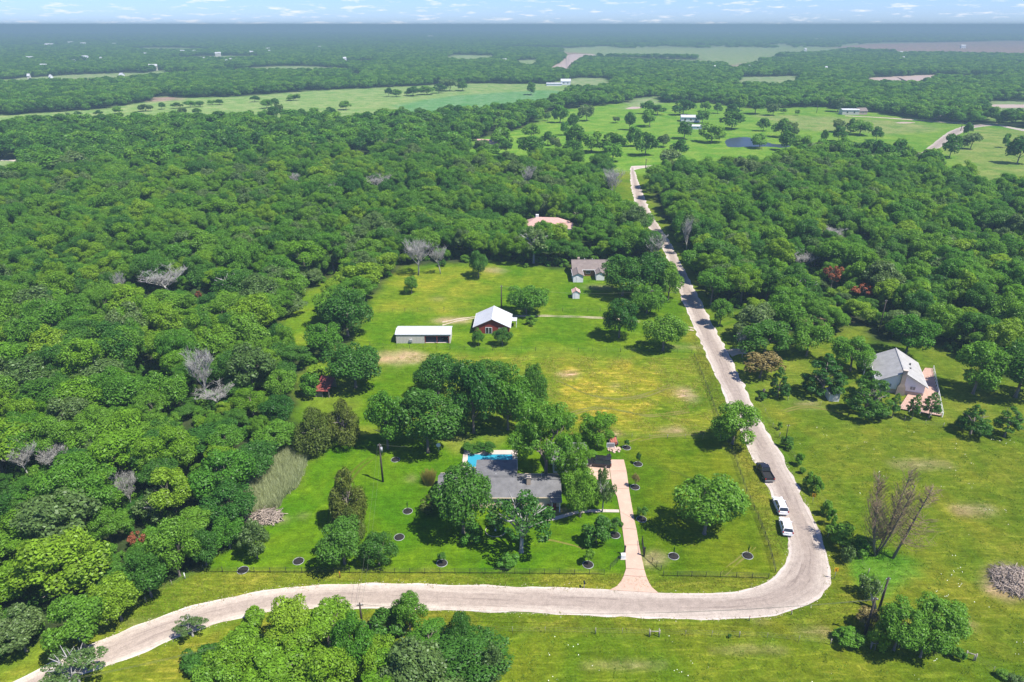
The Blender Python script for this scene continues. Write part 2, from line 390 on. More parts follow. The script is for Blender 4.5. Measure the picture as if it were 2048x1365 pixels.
# the ground: one sheet out to the horizon, finer near by
def build_ground():
    rs = [18.0]
    while rs[-1] < 90000: rs.append(rs[-1] * (1.0075 if rs[-1] < 1500 else 1.02))
    rs = np.array(rs); th = np.radians(np.linspace(-78, 78, 391))
    R, T = np.meshgrid(rs, th, indexing='ij')
    x, y = (R * np.sin(T)).ravel(), (R * np.cos(T)).ravel()
    n, k = len(rs), len(th)
    i, j = np.meshgrid(np.arange(n - 1), np.arange(k - 1), indexing='ij')
    a = (i * k + j).ravel()
    f = np.stack([a, a + k, a + k + 1, a + 1], 1)[:, ::-1]
    f = f[:, ::-1] if False else np.stack([a, a + 1, a + k + 1, a + k], 1)[:, ::-1]
    c = np.empty((len(x), 4), np.float32); c[:, 3] = 0
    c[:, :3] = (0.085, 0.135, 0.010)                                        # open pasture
    r = np.hypot(x, y)
    def paint(mask, col, grass=None):
        c[mask, :3] = col
        if grass is not None: c[mask, 3] = grass
    px, py = projn(x, y)
    paint((r > 420), (0.115, 0.190, 0.045))
    paint(in_world(x, y, FIELD_FAR, 4, 60), (0.135, 0.205, 0.060))
    paint(in_world(x, y, [(800, 232), (790, 212), (900, 192), (1100, 180), (1140, 185), (1110, 205), (1000, 228), (900, 238)], 6, 60), (0.085, 0.185, 0.065))
    paint(in_world(x, y, PASTURE_FAR, 3, 40), (0.100, 0.195, 0.020))
    paint(in_world(x, y, [(1500, 232), (1660, 232), (1880, 250), (1850, 270), (1600, 262)], 8, 60), (0.140, 0.195, 0.050))
    paint(in_world(x, y, [(1880, 300), (1960, 256), (2048, 264), (2600, 290), (2600, 400), (1960, 396), (1940, 340)], 4, 50), (0.135, 0.195, 0.040))
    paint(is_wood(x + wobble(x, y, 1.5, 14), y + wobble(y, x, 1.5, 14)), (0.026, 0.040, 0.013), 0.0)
    paint((r > 1150) & ~is_wood(x, y) & ~in_world(x, y, FIELD_FAR) & ~in_world(x, y, PASTURE_FAR), (0.140, 0.190, 0.075))
    for p in FAR_FIELDS: paint(in_world(x, y, p, 10, 120), (0.150, 0.205, 0.085))
    for p in PLOUGHED: paint(in_world(x, y, p, 10, 120), (0.215, 0.155, 0.120))
    paint(in_world(x, y, [(1150, 100), (1660, 92), (1660, 84), (1500, 86), (1350, 94)], 20, 200), (0.13, 0.17, 0.075))
    far = (r > 5200)
    nz = np.sin(x * 0.0011 + 2 * np.sin(y * 0.0004)) + np.sin(y * 0.0009 + 1.5 * np.sin(x * 0.0007))
    paint(far, (0.034, 0.062, 0.022))
    paint(far & (nz > 1.45), (0.10, 0.14, 0.06))
    # near ground
    paint(in_world(x, y, [(735, 625), (760, 575), (805, 533), (1010, 522), (1140, 545), (1330, 560), (1390, 655), (1380, 706), (700, 700)], 1.5, 18), (0.068, 0.130, 0.005), 0.3)
    paint(in_world(x, y, [(760, 600), (800, 540), (1000, 530), (960, 600), (860, 625), (760, 622)], 3, 16), (0.110, 0.150, 0.009), 0.3)
    paint(in_world(x, y, CLEARS[0], 1, 10), (0.095, 0.150, 0.009))
    paint(in_world(x, y, [(1500, 700), (1570, 672), (1740, 690), (1880, 690), (2060, 775), (2100, 860), (1700, 870), (1520, 790)], 2, 15), (0.088, 0.132, 0.010), 0.3)
    paint(in_world(x, y, [(1540, 850), (1530, 800), (1700, 850), (2100, 840), (2300, 900), (2300, 1300), (2048, 1380), (1960, 1330), (1740, 1290), (1700, 1090), (1640, 1030)], 2, 15), (0.090, 0.128, 0.008), 0.4)
    paint(in_world(x, y, PASTURE_SE, 1.5, 12), (0.078, 0.122, 0.006), 0.4)
    paint(in_world(x, y, MEADOW, 2, 14), (0.098, 0.140, 0.008), 0.8)
    paint(in_world(x, y, MEADOW_DRY, 4, 16), (0.165, 0.172, 0.012), 1.0)
    paint(in_world(x, y, LOT_EAST, 1, 9), (0.072, 0.116, 0.004), 0.35)
    paint(in_world(x, y, LAWN, 1, 9), (0.054, 0.122, 0.003), 0.1)
    paint(in_world(x, y, [(720, 770), (850, 720), (900, 790), (800, 800), (770, 840), (720, 850)], 1, 9), (0.060, 0.122, 0.004), 0.1)
    paint(in_world(x, y, [(870, 880), (930, 862), (1010, 870), (1000, 900), (900, 905)], 1, 9), (0.105, 0.150, 0.016))
    paint(in_world(x, y, VERGE, 0.4, 6), (0.098, 0.132, 0.009), 0.6)
    paint(in_world(x, y, VERGE_SOUTH, 0.5, 6), (0.094, 0.126, 0.008), 0.6)
    paint(in_world(x, y, [(1660, 1040), (1715, 1090), (1800, 1110), (1860, 1130), (1780, 1200), (1720, 1200)], 1.5, 8), (0.062, 0.148, 0.010), 0.4)
    w = 1.0 + 0.35 * wobble(x, y, 1, 5) * 0.5
    near = r < 420
    for (dx, dy, rx, ry) in DIRT:
        m = near & ((((px - dx) / (rx * w)) ** 2 + ((py - dy) / (ry * w)) ** 2) < 1)
        k_ = (0.5 if dy < 1240 else 0.28) * (0.6 + 0.8 * RNG.uniform(0, 1, int(m.sum())))[:, None]; c[m, :3] = (1 - k_) * c[m, :3] + k_ * np.array((0.30, 0.225, 0.13))
    # soften with neighbours (grass blends over a metre or two)
    C = c.reshape(n, k, 4)
    for _ in range(2):
        C[1:-1, 1:-1] = (C[1:-1, 1:-1] * 2 + C[:-2, 1:-1] + C[2:, 1:-1] + C[1:-1, :-2] + C[1:-1, 2:]) / 6
    m, nd, lk, out = new_mat('ground')
    b = N(nd, 'ShaderNodeBsdfDiffuse', Roughness=0.6)
    at = N(nd, 'ShaderNodeAttribute', attribute_name='cover')
    geo = N(nd, 'ShaderNodeNewGeometry')
    def noise(scale, detail, rough=0.6, dist=0.0):
        q = N(nd, 'ShaderNodeTexNoise', Scale=scale, Detail=detail, Roughness=rough, Distortion=dist)
        lk.new(geo.outputs['Position'], q.inputs['Vector']); return q
    n1, n2, n3 = noise(0.07, 5.0, 0.6, 0.6), noise(0.55, 5.0, 0.65, 0.8), noise(3.2, 4.0, 0.7)
    mp = N(nd, 'ShaderNodeMapping'); mp.inputs['Rotation'].default_value = (0, 0, 0.5); mp.inputs['Scale'].default_value = (0.25, 1.2, 1)
    lk.new(geo.outputs['Position'], mp.inputs[0])
    n4 = N(nd, 'ShaderNodeTexNoise', Scale=0.5, Detail=5.0, Roughness=0.7, Distortion=2.2); lk.new(mp.outputs[0], n4.inputs['Vector'])
    def rng(src, lo, hi, a=0.3, z=0.7):
        q = N(nd, 'ShaderNodeMapRange'); q.inputs[1].default_value, q.inputs[2].default_value = a, z
        q.inputs[3].default_value, q.inputs[4].default_value = lo, hi; lk.new(src, q.inputs[0]); return q.outputs[0]
    def mul(a, bb):
        q = N(nd, 'ShaderNodeMath', operation='MULTIPLY'); lk.new(a, q.inputs[0]); lk.new(bb, q.inputs[1]); return q.outputs[0]
    n5 = noise(9.0, 3.0, 0.7)
    val = mul(mul(mul(rng(n2.outputs['Fac'], 0.72, 1.26), rng(n3.outputs['Fac'], 0.66, 1.32)), rng(n5.outputs['Fac'], 0.72, 1.26)), mul(rng(n1.outputs['Fac'], 0.86, 1.14), rng(n4.outputs['Fac'], 0.80, 1.18)))
    # dry blades show in patches: warm and pale against lush green
    warm = N(nd, 'ShaderNodeMix', data_type='RGBA')
    wt = N(nd, 'ShaderNodeVectorMath', operation='MULTIPLY'); wt.inputs[1].default_value = (1.38, 1.08, 1.4)
    cl = N(nd, 'ShaderNodeVectorMath', operation='MULTIPLY'); cl.inputs[1].default_value = (0.84, 1.02, 0.8)
    lk.new(at.outputs['Color'], wt.inputs[0]); lk.new(at.outputs['Color'], cl.inputs[0])
    lk.new(rng(n1.outputs['Fac'], 0, 1, 0.36, 0.66), warm.inputs[0]); lk.new(cl.outputs[0], warm.inputs[6]); lk.new(wt.outputs[0], warm.inputs[7])
    w2 = N(nd, 'ShaderNodeMix', data_type='RGBA'); wt2 = N(nd, 'ShaderNodeVectorMath', operation='MULTIPLY'); wt2.inputs[1].default_value = (1.85, 1.42, 2.8)
    lk.new(warm.outputs[2], wt2.inputs[0]); lk.new(warm.outputs[2], w2.inputs[6]); lk.new(wt2.outputs[0], w2.inputs[7])
    lk.new(mul(rng(n4.outputs['Fac'], 0, 1, 0.50, 0.64), at.outputs['Alpha']), w2.inputs[0])
    sc = N(nd, 'ShaderNodeVectorMath', operation='SCALE'); lk.new(w2.outputs[2], sc.inputs[0]); lk.new(val, sc.inputs['Scale'])
    lk.new(sc.outputs[0], b.inputs['Color'])
    bp = N(nd, 'ShaderNodeBump', Strength=0.6, Distance=0.12); lk.new(n3.outputs['Fac'], bp.inputs['Height'])
    bp2 = N(nd, 'ShaderNodeBump', Strength=0.4, Distance=0.3); lk.new(n2.outputs['Fac'], bp2.inputs['Height']); lk.new(bp.outputs[0], bp2.inputs['Normal'])
    lk.new(bp2.outputs[0], b.inputs['Normal']); lk.new(b.outputs[0], out.inputs['Surface'])
    me = np_mesh('ground', np.stack([x, y, np.zeros_like(x)], 1), f, m)
    attr = me.attributes.new('cover', 'FLOAT_COLOR', 'POINT')
    attr.data.foreach_set('color', c.ravel())
    me.polygons.foreach_set('use_smooth', np.ones(len(f), bool))
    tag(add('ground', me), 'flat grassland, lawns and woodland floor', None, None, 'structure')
build_ground()

# ------------------------------------------------------------------ roads, drive and tracks
def catmull(pts, step=1.0):
    pts = [Vector((p[0], p[1])) for p in pts]
    P = [pts[0] * 2 - pts[1]] + pts + [pts[-1] * 2 - pts[-2]]
    out = []
    for i in range(1, len(P) - 2):
        n = max(2, int((P[i + 1] - P[i]).length / step))
        for j in range(n):
            t = j / n
            out.append(0.5 * (2 * P[i] + (P[i + 1] - P[i - 1]) * t + (2 * P[i - 1] - 5 * P[i] + 4 * P[i + 1] - P[i + 2]) * t * t + (3 * P[i] - P[i - 1] - 3 * P[i + 1] + P[i + 2]) * t ** 3))
    return out + [pts[-1]]

def resample(pts, n):
    d = np.array([0] + [(pts[i + 1] - pts[i]).length for i in range(len(pts) - 1)]).cumsum()
    t = np.linspace(0, d[-1], n)
    return np.interp(t, d, [p.x for p in pts]), np.interp(t, d, [p.y for p in pts]), d[-1]

def road_mat(name, mid, edge, line):
    m, nd, lk, out = new_mat(name)
    b = N(nd, 'ShaderNodeBsdfDiffuse', Roughness=0.7)
    at = N(nd, 'ShaderNodeAttribute', attribute_name='lane')
    sx = N(nd, 'ShaderNodeSeparateXYZ'); lk.new(at.outputs['Vector'], sx.inputs[0])
    def noise(vec, scale, detail, dist=0.0):
        q = N(nd, 'ShaderNodeTexNoise', Scale=scale, Detail=detail, Roughness=0.65, Distortion=dist); lk.new(vec, q.inputs['Vector']); return q.outputs['Fac']
    def rng(src, lo, hi, a=0.3, z=0.7):
        q = N(nd, 'ShaderNodeMapRange'); q.inputs[1].default_value, q.inputs[2].default_value = a, z
        q.inputs[3].default_value, q.inputs[4].default_value = lo, hi; lk.new(src, q.inputs[0]); return q.outputs[0]
    geo = N(nd, 'ShaderNodeNewGeometry')
    mp = N(nd, 'ShaderNodeMapping'); mp.inputs['Scale'].default_value = (5.0, 0.10, 1); lk.new(at.outputs['Vector'], mp.inputs[0])
    streak = noise(mp.outputs[0], 1.0, 5.0, 0.6)
    mp2 = N(nd, 'ShaderNodeMapping'); mp2.inputs['Scale'].default_value = (1.6, 0.05, 1); lk.new(at.outputs['Vector'], mp2.inputs[0])
    broad = noise(mp2.outputs[0], 1.0, 4.0, 0.4)
    ab = N(nd, 'ShaderNodeMath', operation='ABSOLUTE'); lk.new(sx.outputs['X'], ab.inputs[0])
    adj = N(nd, 'ShaderNodeMath', operation='ADD'); lk.new(ab.outputs[0], adj.inputs[0]); lk.new(rng(broad, -0.3, 0.3), adj.inputs[1])
    c1 = N(nd, 'ShaderNodeMix', data_type='RGBA'); c1.inputs[6].default_value, c1.inputs[7].default_value = rgba(mid), rgba(edge)
    lk.new(rng(adj.outputs[0], 0, 1, 0.35, 0.85), c1.inputs[0])
    c2 = N(nd, 'ShaderNodeMix', data_type='RGBA'); c2.inputs[7].default_value = rgba(line)
    lk.new(c1.outputs[2], c2.inputs[6]); 
    q = N(nd, 'ShaderNodeMath', operation='MULTIPLY'); lk.new(rng(streak, 0, 0.75, 0.53, 0.68), q.inputs[0]); lk.new(rng(ab.outputs[0], 1, 0.25, 0.3, 0.95), q.inputs[1])
    lk.new(q.outputs[0], c2.inputs[0])
    v = N(nd, 'ShaderNodeMath', operation='MULTIPLY'); lk.new(rng(noise(geo.outputs['Position'], 1.1, 5.0), 0.86, 1.12), v.inputs[0]); lk.new(rng(noise(geo.outputs['Position'], 6.0, 3.0), 0.82, 1.14), v.inputs[1])
    sc = N(nd, 'ShaderNodeVectorMath', operation='SCALE'); lk.new(c2.outputs[2], sc.inputs[0]); lk.new(v.outputs[0], sc.inputs['Scale'])
    lk.new(sc.outputs[0], b.inputs['Color'])
    bp = N(nd, 'ShaderNodeBump', Strength=0.4, Distance=0.05); lk.new(noise(geo.outputs['Position'], 5.0, 3.0), bp.inputs['Height']); lk.new(bp.outputs[0], b.inputs['Normal'])
    lk.new(b.outputs[0], out.inputs['Surface'])
    return m
M['road'] = road_mat('road', (0.295, 0.245, 0.205), (0.40, 0.345, 0.29), (0.17, 0.135, 0.115))
M['gravel'] = road_mat('gravel', (0.40, 0.34, 0.29), (0.48, 0.42, 0.37), (0.22, 0.19, 0.16))
M['track'] = road_mat('track', (0.40, 0.33, 0.25), (0.42, 0.35, 0.26), (0.2, 0.2, 0.09))

def strip(name, left, right, mat_, z, rough=0.3, step=0.7, cols=14, label=None, px=True, over=0.0, z_edge=None):
    """A ribbon of road between two edge lines, its borders broken up by loose stone."""
    L = catmull([G(*p)[:2] for p in left] if px else left, step); R_ = catmull([G(*p)[:2] for p in right] if px else right, step)
    tot = sum((L[i + 1] - L[i]).length for i in range(len(L) - 1))
    n = max(8, int(tot / step))
    lx, ly, d = resample(L, n); rx, ry, _ = resample(R_, n)
    rng = np.random.default_rng(len(name) + n)
    jl, jr = rng.normal(0, 1, n), rng.normal(0, 1, n)
    sm = lambda a: sum(np.roll(a, k_) * w_ for k_, w_ in ((-3, .3), (-2, .55), (-1, .85), (0, 1), (1, .85), (2, .55), (3, .3))) / 1.6
    jl, jr = sm(jl) * rough + over, sm(jr) * rough + over
    dx, dy = rx - lx, ry - ly; ln = np.hypot(dx, dy); dx, dy = dx / ln, dy / ln
    lx, ly, rx, ry = lx - dx * jl, ly - dy * jl, rx + dx * jr, ry + dy * jr
    t = np.linspace(0, 1, cols)
    x = lx[:, None] * (1 - t) + rx[:, None] * t; y = ly[:, None] * (1 - t) + ry[:, None] * t
    u = np.broadcast_to(t * 2 - 1, x.shape) ; v = np.broadcast_to(np.linspace(0, d, n)[:, None], x.shape)
    zz = np.full(x.shape, z)
    i, j = np.meshgrid(np.arange(n - 1), np.arange(cols - 1), indexing='ij')
    a = (i * cols + j).ravel()
    f = np.stack([a, a + 1, a + cols + 1, a + cols], 1)
    me = np_mesh(name, np.stack([x.ravel(), y.ravel(), zz.ravel()], 1), f, mat_)
    me.update()
    if me.polygons[len(f) // 2].normal.z < 0: me.flip_normals()
    at = me.attributes.new('lane', 'FLOAT_VECTOR', 'POINT')
    at.data.foreach_set('vector', np.stack([u.ravel(), v.ravel(), 0 * u.ravel()], 1).astype(np.float32).ravel())
    return tag(add(name, me), label, None, None, 'structure')

ROAD_L = [(-330, 1560), (-120, 1438), (29, 1365), (126, 1314), (176, 1293), (264, 1255), (352, 1223), (440, 1199), (527, 1182), (605, 1173), (693, 1169), (781, 1167.5), (1000, 1173), (1176, 1177.5), (1220, 1180), (1316, 1186), (1381, 1188),
    (1457, 1186), (1498, 1179), (1548, 1158), (1571, 1129), (1577.5, 1097), (1576, 1067), (1560, 1025), (1543, 989), (1533, 965), (1492, 886), (1450, 793), (1410, 702), (1384, 645), (1351, 568), (1331, 508), (1298, 455), (1276, 419), (1265, 385), (1261, 352), (1261, 336)]
ROAD_R = [(-180, 1560), (0, 1428), (122, 1365), (220, 1331), (293, 1302), (360, 1273), (416, 1254), (498, 1232), (557, 1222), (658, 1217), (722, 1217), (854, 1220), (1000, 1224), (1205, 1232), (1410, 1239), (1448, 1237.5), (1521, 1235),
    (1580, 1223), (1635, 1196), (1656, 1167), (1657, 1141), (1647, 1097), (1630, 1047), (1612, 1009), (1592, 965), (1548, 889), (1510, 822), (1480, 757), (1449, 695), (1428, 655), (1386, 576), (1354, 512), (1326, 464), (1301, 426), (1284, 385), (1272, 352), (1268, 336)]
strip('gravel_shoulder', ROAD_L, ROAD_R, M['gravel'], 0.02, 0.17, 0.5, 4, 'loose white gravel along both sides of the country road', over=0.15)
strip('road', ROAD_L, ROAD_R, M['road'], 0.05, 0.10, 0.8, 16, 'pale gravel country road bending round the lot', over=-0.35)
strip('side_road', [(1262, 343), (1275, 339), (1292, 336), (1330, 335)], [(1262, 333), (1275, 332), (1292, 331.5), (1330, 331)], M['gravel'], 0.012, 0.2, 2, 6, 'gravel road crossing at the far junction')
strip('far_road', [(1800, 345), (1843, 306), (1870, 284), (1900, 263), (1938, 251), (1995, 247.5)], [(1824, 345), (1866, 307), (1889, 289), (1916, 270), (1952, 256), (1998, 251)], M['road'], 0.03, 0.2, 2, 8, 'pale road curving away on the right')
strip('far_lane', [(1990, 248.5), (2048, 259), (2150, 272)], [(1990, 250.5), (2048, 263), (2150, 278)], M['gravel'], 0.02, 0.2, 2, 5, 'pale lane running right from the road end')
strip('ranch_lane', [(1690, 231.5), (1760, 235), (1850, 241), (1945, 247)], [(1690, 232.8), (1760, 236.5), (1850, 243), (1945, 249.5)], M['track'], 0.02, 0.2, 2, 4, 'pale lane across the far pasture')
strip('distant_lane', [(1660, 210), (1674, 199), (1679, 193)], [(1670, 210), (1682, 200), (1686, 193)], M['gravel'], 0.02, 0.3, 3, 4, 'short pale stretch of lane between far woods')
strip('house_lane', [(1000, 308), (1020, 316), (1032, 319)], [(1000, 312), (1018, 320), (1030, 322)], M['gravel'], 0.02, 0.2, 1.5, 4, 'pale drive curving by the far brick house')
strip('wood_lane', [(1138, 425), (1160, 426), (1178, 429)], [(1138, 428), (1160, 429.5), (1178, 432)], M['gravel'], 0.02, 0.1, 1.5, 4, 'pale drive glimpsed between trees')
strip('left_lane', [(-60, 322), (0, 319), (40, 321)], [(-60, 325), (0, 322), (40, 324)], M['gravel'], 0.02, 0.1, 1.5, 4, 'pale lane at the far left clearing')
for dy in (0, 2.3):
    strip('farm_track', [(1388, 655.5 + dy * 2.2), (1340, 649 + dy * 1.4), (1230, 636.5 + dy), (1110, 631 + dy), (1028, 630.5 + dy), (985, 629 + dy), (920, 637 + dy * 1.6), (885, 643 + dy * 2.6)],
        [(1388, 657.5 + dy * 2.2), (1340, 650.5 + dy * 1.4), (1230, 637.6 + dy), (1110, 632 + dy), (1028, 631.6 + dy), (985, 630.2 + dy), (920, 639 + dy * 1.6), (885, 646 + dy * 2.6)], M['track'], 0.02 + dy * 0.004, 0.12, 0.8, 4, 'one wheel rut of the track to the red house')
M['worn'] = road_mat('worn', (0.075, 0.095, 0.012), (0.062, 0.11, 0.008), (0.11, 0.11, 0.03))
M['worn_pale'] = road_mat('worn_pale', (0.16, 0.155, 0.04), (0.10, 0.135, 0.012), (0.2, 0.17, 0.06))
for k_, (ln, mm, lb) in enumerate((([(1292, 927), (1330, 939), (1375, 954), (1420, 968)], 'worn', 'faint tyre line across the right lawn'), ([(1440, 1148), (1462, 1128), (1490, 1106), (1502, 1092)], 'worn_pale', 'pale worn path near the front right corner'), ([(1252, 885), (1300, 872), (1360, 868), (1410, 862)], 'worn_pale', 'pale worn line behind the mulch rings'),
    ([(690, 1112), (655, 1040), (700, 950), (742, 910)], 'worn', 'faint mower line on the left lawn'), ([(1085, 1078), (1130, 1085), (1160, 1096)], 'worn_pale', 'pale scuffed line on the front lawn'), ([(1560, 822), (1600, 812), (1640, 816), (1690, 828)], 'worn_pale', 'worn path below the small garden shed'), ([(1110, 760), (1180, 790), (1260, 795), (1340, 770)], 'worn_pale', 'flattened straw line in the dry meadow'),
    ([(1120, 830), (1200, 815), (1290, 830), (1370, 822)], 'worn_pale', 'second flattened straw line in the dry meadow'))):
    for off in (0, 1):
        l_ = [(q[0] + off * 9, q[1] + off * 3) for q in ln]
        strip('worn_track', [(q[0], q[1] - 1.2) for q in l_], [(q[0] + 1.6, q[1] + 1.2) for q in l_], M[mm], 0.012 + .004 * off + .0005 * k_, 0.12, 0.6, 3, lb + (', near side' if off else ', far side'))
strip('barn_drive', [(1452, 700), (1470, 698), (1492, 700)], [(1462, 712), (1476, 708), (1494, 707)], M['track'], 0.015, 0.2, 0.8, 4, 'gravel entrance to the white house')

# the concrete drive: separate slabs with open joints
def drive():
    root = tag(thing('driveway', 'pinkish concrete driveway from the road to the garage', None, (0, 0, 0)), kind='structure')
    left = [(1219, 1181), (1233, 1174), (1242, 1163), (1247.6, 1152), (1252, 1138), (1249, 1091), (1244.5, 1057), (1240, 1024), (1236, 1003), (1234, 994), (1229, 983), (1226, 978), (1222.5, 960), (1220, 943), (1219, 920)]
    right = [(1317, 1187), (1304, 1176), (1298, 1166), (1293, 1155), (1288.6, 1140), (1278, 1091), (1273, 1060), (1268.5, 1040), (1263, 1009), (1261, 997), (1258.5, 983), (1258, 978), (1255.5, 960), (1253, 943), (1247.6, 920)]
    L = [G(*p) for p in left]; R_ = [G(*p) for p in right]
    slabs = [(0, 1), (1, 2), (2, 3), (3, 4), (4, 5), (5, 6), (6, 7), (7, 8), (8, 9), (9, 10), (10, 11), (11, 12), (12, 13), (13, 14)]
    groups = [[0, 1, 2, 3], [3, 4], [4, 5], [5, 6], [6, 7], [7, 8, 9, 10, 11], [11, 12, 13], [13, 14]]
    for gi in groups:
        a = [L[i].xy for i in gi] + [R_[i].xy for i in gi[::-1]]
        cx = sum((p.x for p in a)) / len(a); cy = sum((p.y for p in a)) / len(a)
        a = [(cx + (p.x - cx) * 0.995, cy + (p.y - cy) * (1 - 0.035 / max(abs(p.y - cy), 0.5))) for p in a]
        MB().prism(a, 0.0, 0.09).build('concrete_slab', M['drive'], root)
    for q in ([(1219, 943.3), (1221.5, 959), (1190, 961), (1176, 946)], [(1219, 942.7), (1218.6, 921), (1170, 920), (1175, 945.4)]):
        MB().prism([G(*p).xy for p in q], 0.0, 0.085).build('concrete_slab', M['drive'], root)
drive()
def walkway():
    root = tag(thing('footpath', 'pale concrete walk from the driveway to the front door', None), kind='structure')
    up = [(1238, 1020), (1210, 1019.5), (1180, 1020), (1158, 1021.5), (1146, 1024), (1128, 1029), (1108, 1034.5), (1090, 1036)]
    lo = [(1238.6, 1025.5), (1210, 1025), (1180, 1025), (1160, 1026.5), (1149, 1029), (1131, 1035), (1110, 1041), (1090, 1043)]
    for i in range(len(up) - 1):
        q = [G(*up[i]), G(*up[i + 1]), G(*lo[i + 1]), G(*lo[i])]
        c = sum(q, Vector()) / 4
        MB().prism([(c + (p - c) * 0.985).xy for p in q], 0.0, 0.07).build('concrete_slab', M['concrete'], root)
walkway()

def flat(name, pts, mat_, z, label, kind='structure', wob=0.0, px=True):
    P = [G(*p).xy for p in pts] if px else [Vector(p) for p in pts]
    P = catmull(list(P) + [P[0]], 1.0 if len(pts) > 5 else 5)[:-1] if wob else P
    c = sum(P, Vector((0, 0))) / len(P)
    P = [(p.x + random.uniform(-wob, wob), p.y + random.uniform(-wob, wob)) for p in P]
    m = MB(); m.v = [(p[0], p[1], z) for p in P]; m.f = [tuple(range(len(P)))]; m.sm = [False]
    me = m.mesh(name, mat_); me.update()
    if me.polygons[0].normal.z < 0: me.flip_normals()
    return tag(add(name, me), label, None, None, kind)
flat('pond', [(1450, 282), (1462, 277), (1492, 275), (1520, 281), (1545, 288), (1572, 290), (1580, 294), (1562, 296), (1540, 294), (1500, 294), (1462, 295), (1452, 290)], M['pond_water'], 0.03, 'dark stock pond among scattered trees', wob=0.6)
flat('small_pond', [(1972, 212), (2000, 209.5), (2100, 211), (2110, 216), (2048, 216), (1990, 216)], M['river_water'], 0.03, 'pale pond in the far right clearing', wob=0.6)
flat('stock_pond', [(1250, 218), (1264, 214), (1282, 214.5), (1282, 217), (1265, 219)], M['river_water'], 0.03, 'small pale pond behind scattered trees', wob=0.5)
flat('river', RIVER[0], M['river_water'], 0.05, 'muddy bend of the river between far woods', wob=1.0)
flat('river_bend', RIVER[1], M['river_water'], 0.05, 'muddy river bend by the right far wood', wob=1.0)
flat('farm_puddle', [(1790, 246), (1806, 244.6), (1830, 245.5), (1822, 247), (1800, 247.5)], M['river_water'], 0.03, 'small puddle in the far pasture', wob=0.3)
# ------------------------------------------------------------------ plants: crowns of small leaf sprays on lobes, trunks with limbs
def lobes_dome(rng, n, lo=-0.55, flat=1.0, rr=(0.24, 0.42), spread=0.74):
    out = []
    for _ in range(n):
        z = rng.uniform(lo, 1.0); a = rng.uniform(0, 2 * math.pi)
        s = math.sqrt(max(0, 1 - z * z)); k = spread * rng.uniform(0.62, 1.18)
        out.append((s * math.cos(a) * k, s * math.sin(a) * k, z * k * flat, rng.uniform(*rr)))
    return np.array(out)

def lobes_cone(rng, n, rr=(0.16, 0.30)):
    out = []
    for _ in range(n):
        t = rng.uniform(0, 1) ** 1.25; a = rng.uniform(0, 2 * math.pi)
        R = 0.78 * (1 - t) ** 0.6 * min(1, 0.65 + 1.4 * t) * rng.uniform(0.75, 1.1)
        out.append((R * math.cos(a), R * math.sin(a), -0.85 + 1.65 * t, rng.uniform(*rr) * (1.15 - 0.6 * t)))
    return np.array(out)

def crown_mesh(name, seed, lobes, n, size, mat_, up=0.5, tilt=0.55, aspect=0.6, droop=0.0, stretch_z=1.0):
    rng = np.random.default_rng(seed)
    w = lobes[:, 3] ** 2; w = w / w.sum()
    pts, nor = [], []
    tot = 0
    while tot < n:
        m = n
        i = rng.choice(len(lobes), m, p=w)
        d = rng.normal(0, 1, (m, 3)); d[:, 2] += 0.35
        d /= np.linalg.norm(d, axis=1)[:, None]
        r = lobes[i, 3] * rng.uniform(0.62, 1.08, m)
        p = lobes[i, :3] + d * r[:, None] * np.array((1, 1, stretch_z))
        dist = np.linalg.norm(p[:, None, :] - lobes[None, :, :3], axis=2) / lobes[None, :, 3]
        keep = (dist.min(1) > 0.55) & (p[:, 2] > -1.0)
        pts.append(p[keep]); nor.append(d[keep]); tot += keep.sum()
    p = np.concatenate(pts)[:n]; d = np.concatenate(nor)[:n]
    nrm = d + rng.normal(0, tilt, (n, 3)) + np.array((0, 0, up)); nrm /= np.linalg.norm(nrm, axis=1)[:, None]
    t = np.cross(nrm, rng.normal(0, 1, (n, 3)) + np.array((0, 0, droop))); t /= np.linalg.norm(t, axis=1)[:, None]
    if droop: t, b0 = np.cross(t, nrm), t
    b = np.cross(nrm, t)
    s = (size * rng.uniform(0.6, 1.35, n))[:, None]
    fold = nrm * s * 0.25
    v = np.stack([p - t * s, p + b * s * aspect + fold, p + t * s, p - b * s * aspect + fold], 1).reshape(-1, 3)
    f = np.arange(4 * n).reshape(n, 4)
    return np_mesh(name, v, f, mat_)

def trunk_mesh(name, seed, mat_, limbs=6, r0=0.055, spread=0.6, sides=6, reach=0.75, fork=True):
    """Unit tree: ground at 0, crown centre at 1, crown radius 1 across."""
    rng = random.Random(seed)
    m = MB()
    bend = (rng.uniform(-.06, .06), rng.uniform(-.06, .06))
    top = (bend[0], bend[1], 0.95)
    m.tube([(0, 0, -0.03), (0, 0, 0.06), (bend[0] * .5, bend[1] * .5, .5), top], [r0 * 1.6, r0, r0 * .8, r0 * .45], sides)
    for i in range(limbs):
        a = 2 * math.pi * (i + rng.uniform(-.3, .3)) / limbs; z0 = rng.uniform(.35, .75)
        e = (spread * math.cos(a), spread * math.sin(a), z0 + reach * rng.uniform(.35, .75))
        mid = (e[0] * .45, e[1] * .45, z0 + (e[2] - z0) * .65)
        m.tube([(bend[0] * z0, bend[1] * z0, z0), mid, e], [r0 * .5, r0 * .36, r0 * .12], 5)
        if fork:
            for _ in range(2):
                e2 = (mid[0] + rng.uniform(-.3, .3), mid[1] + rng.uniform(-.3, .3), mid[2] + rng.uniform(.15, .45))
                m.tube([mid, e2], [r0 * .3, r0 * .08], 4)
    return m.mesh(name, mat_)

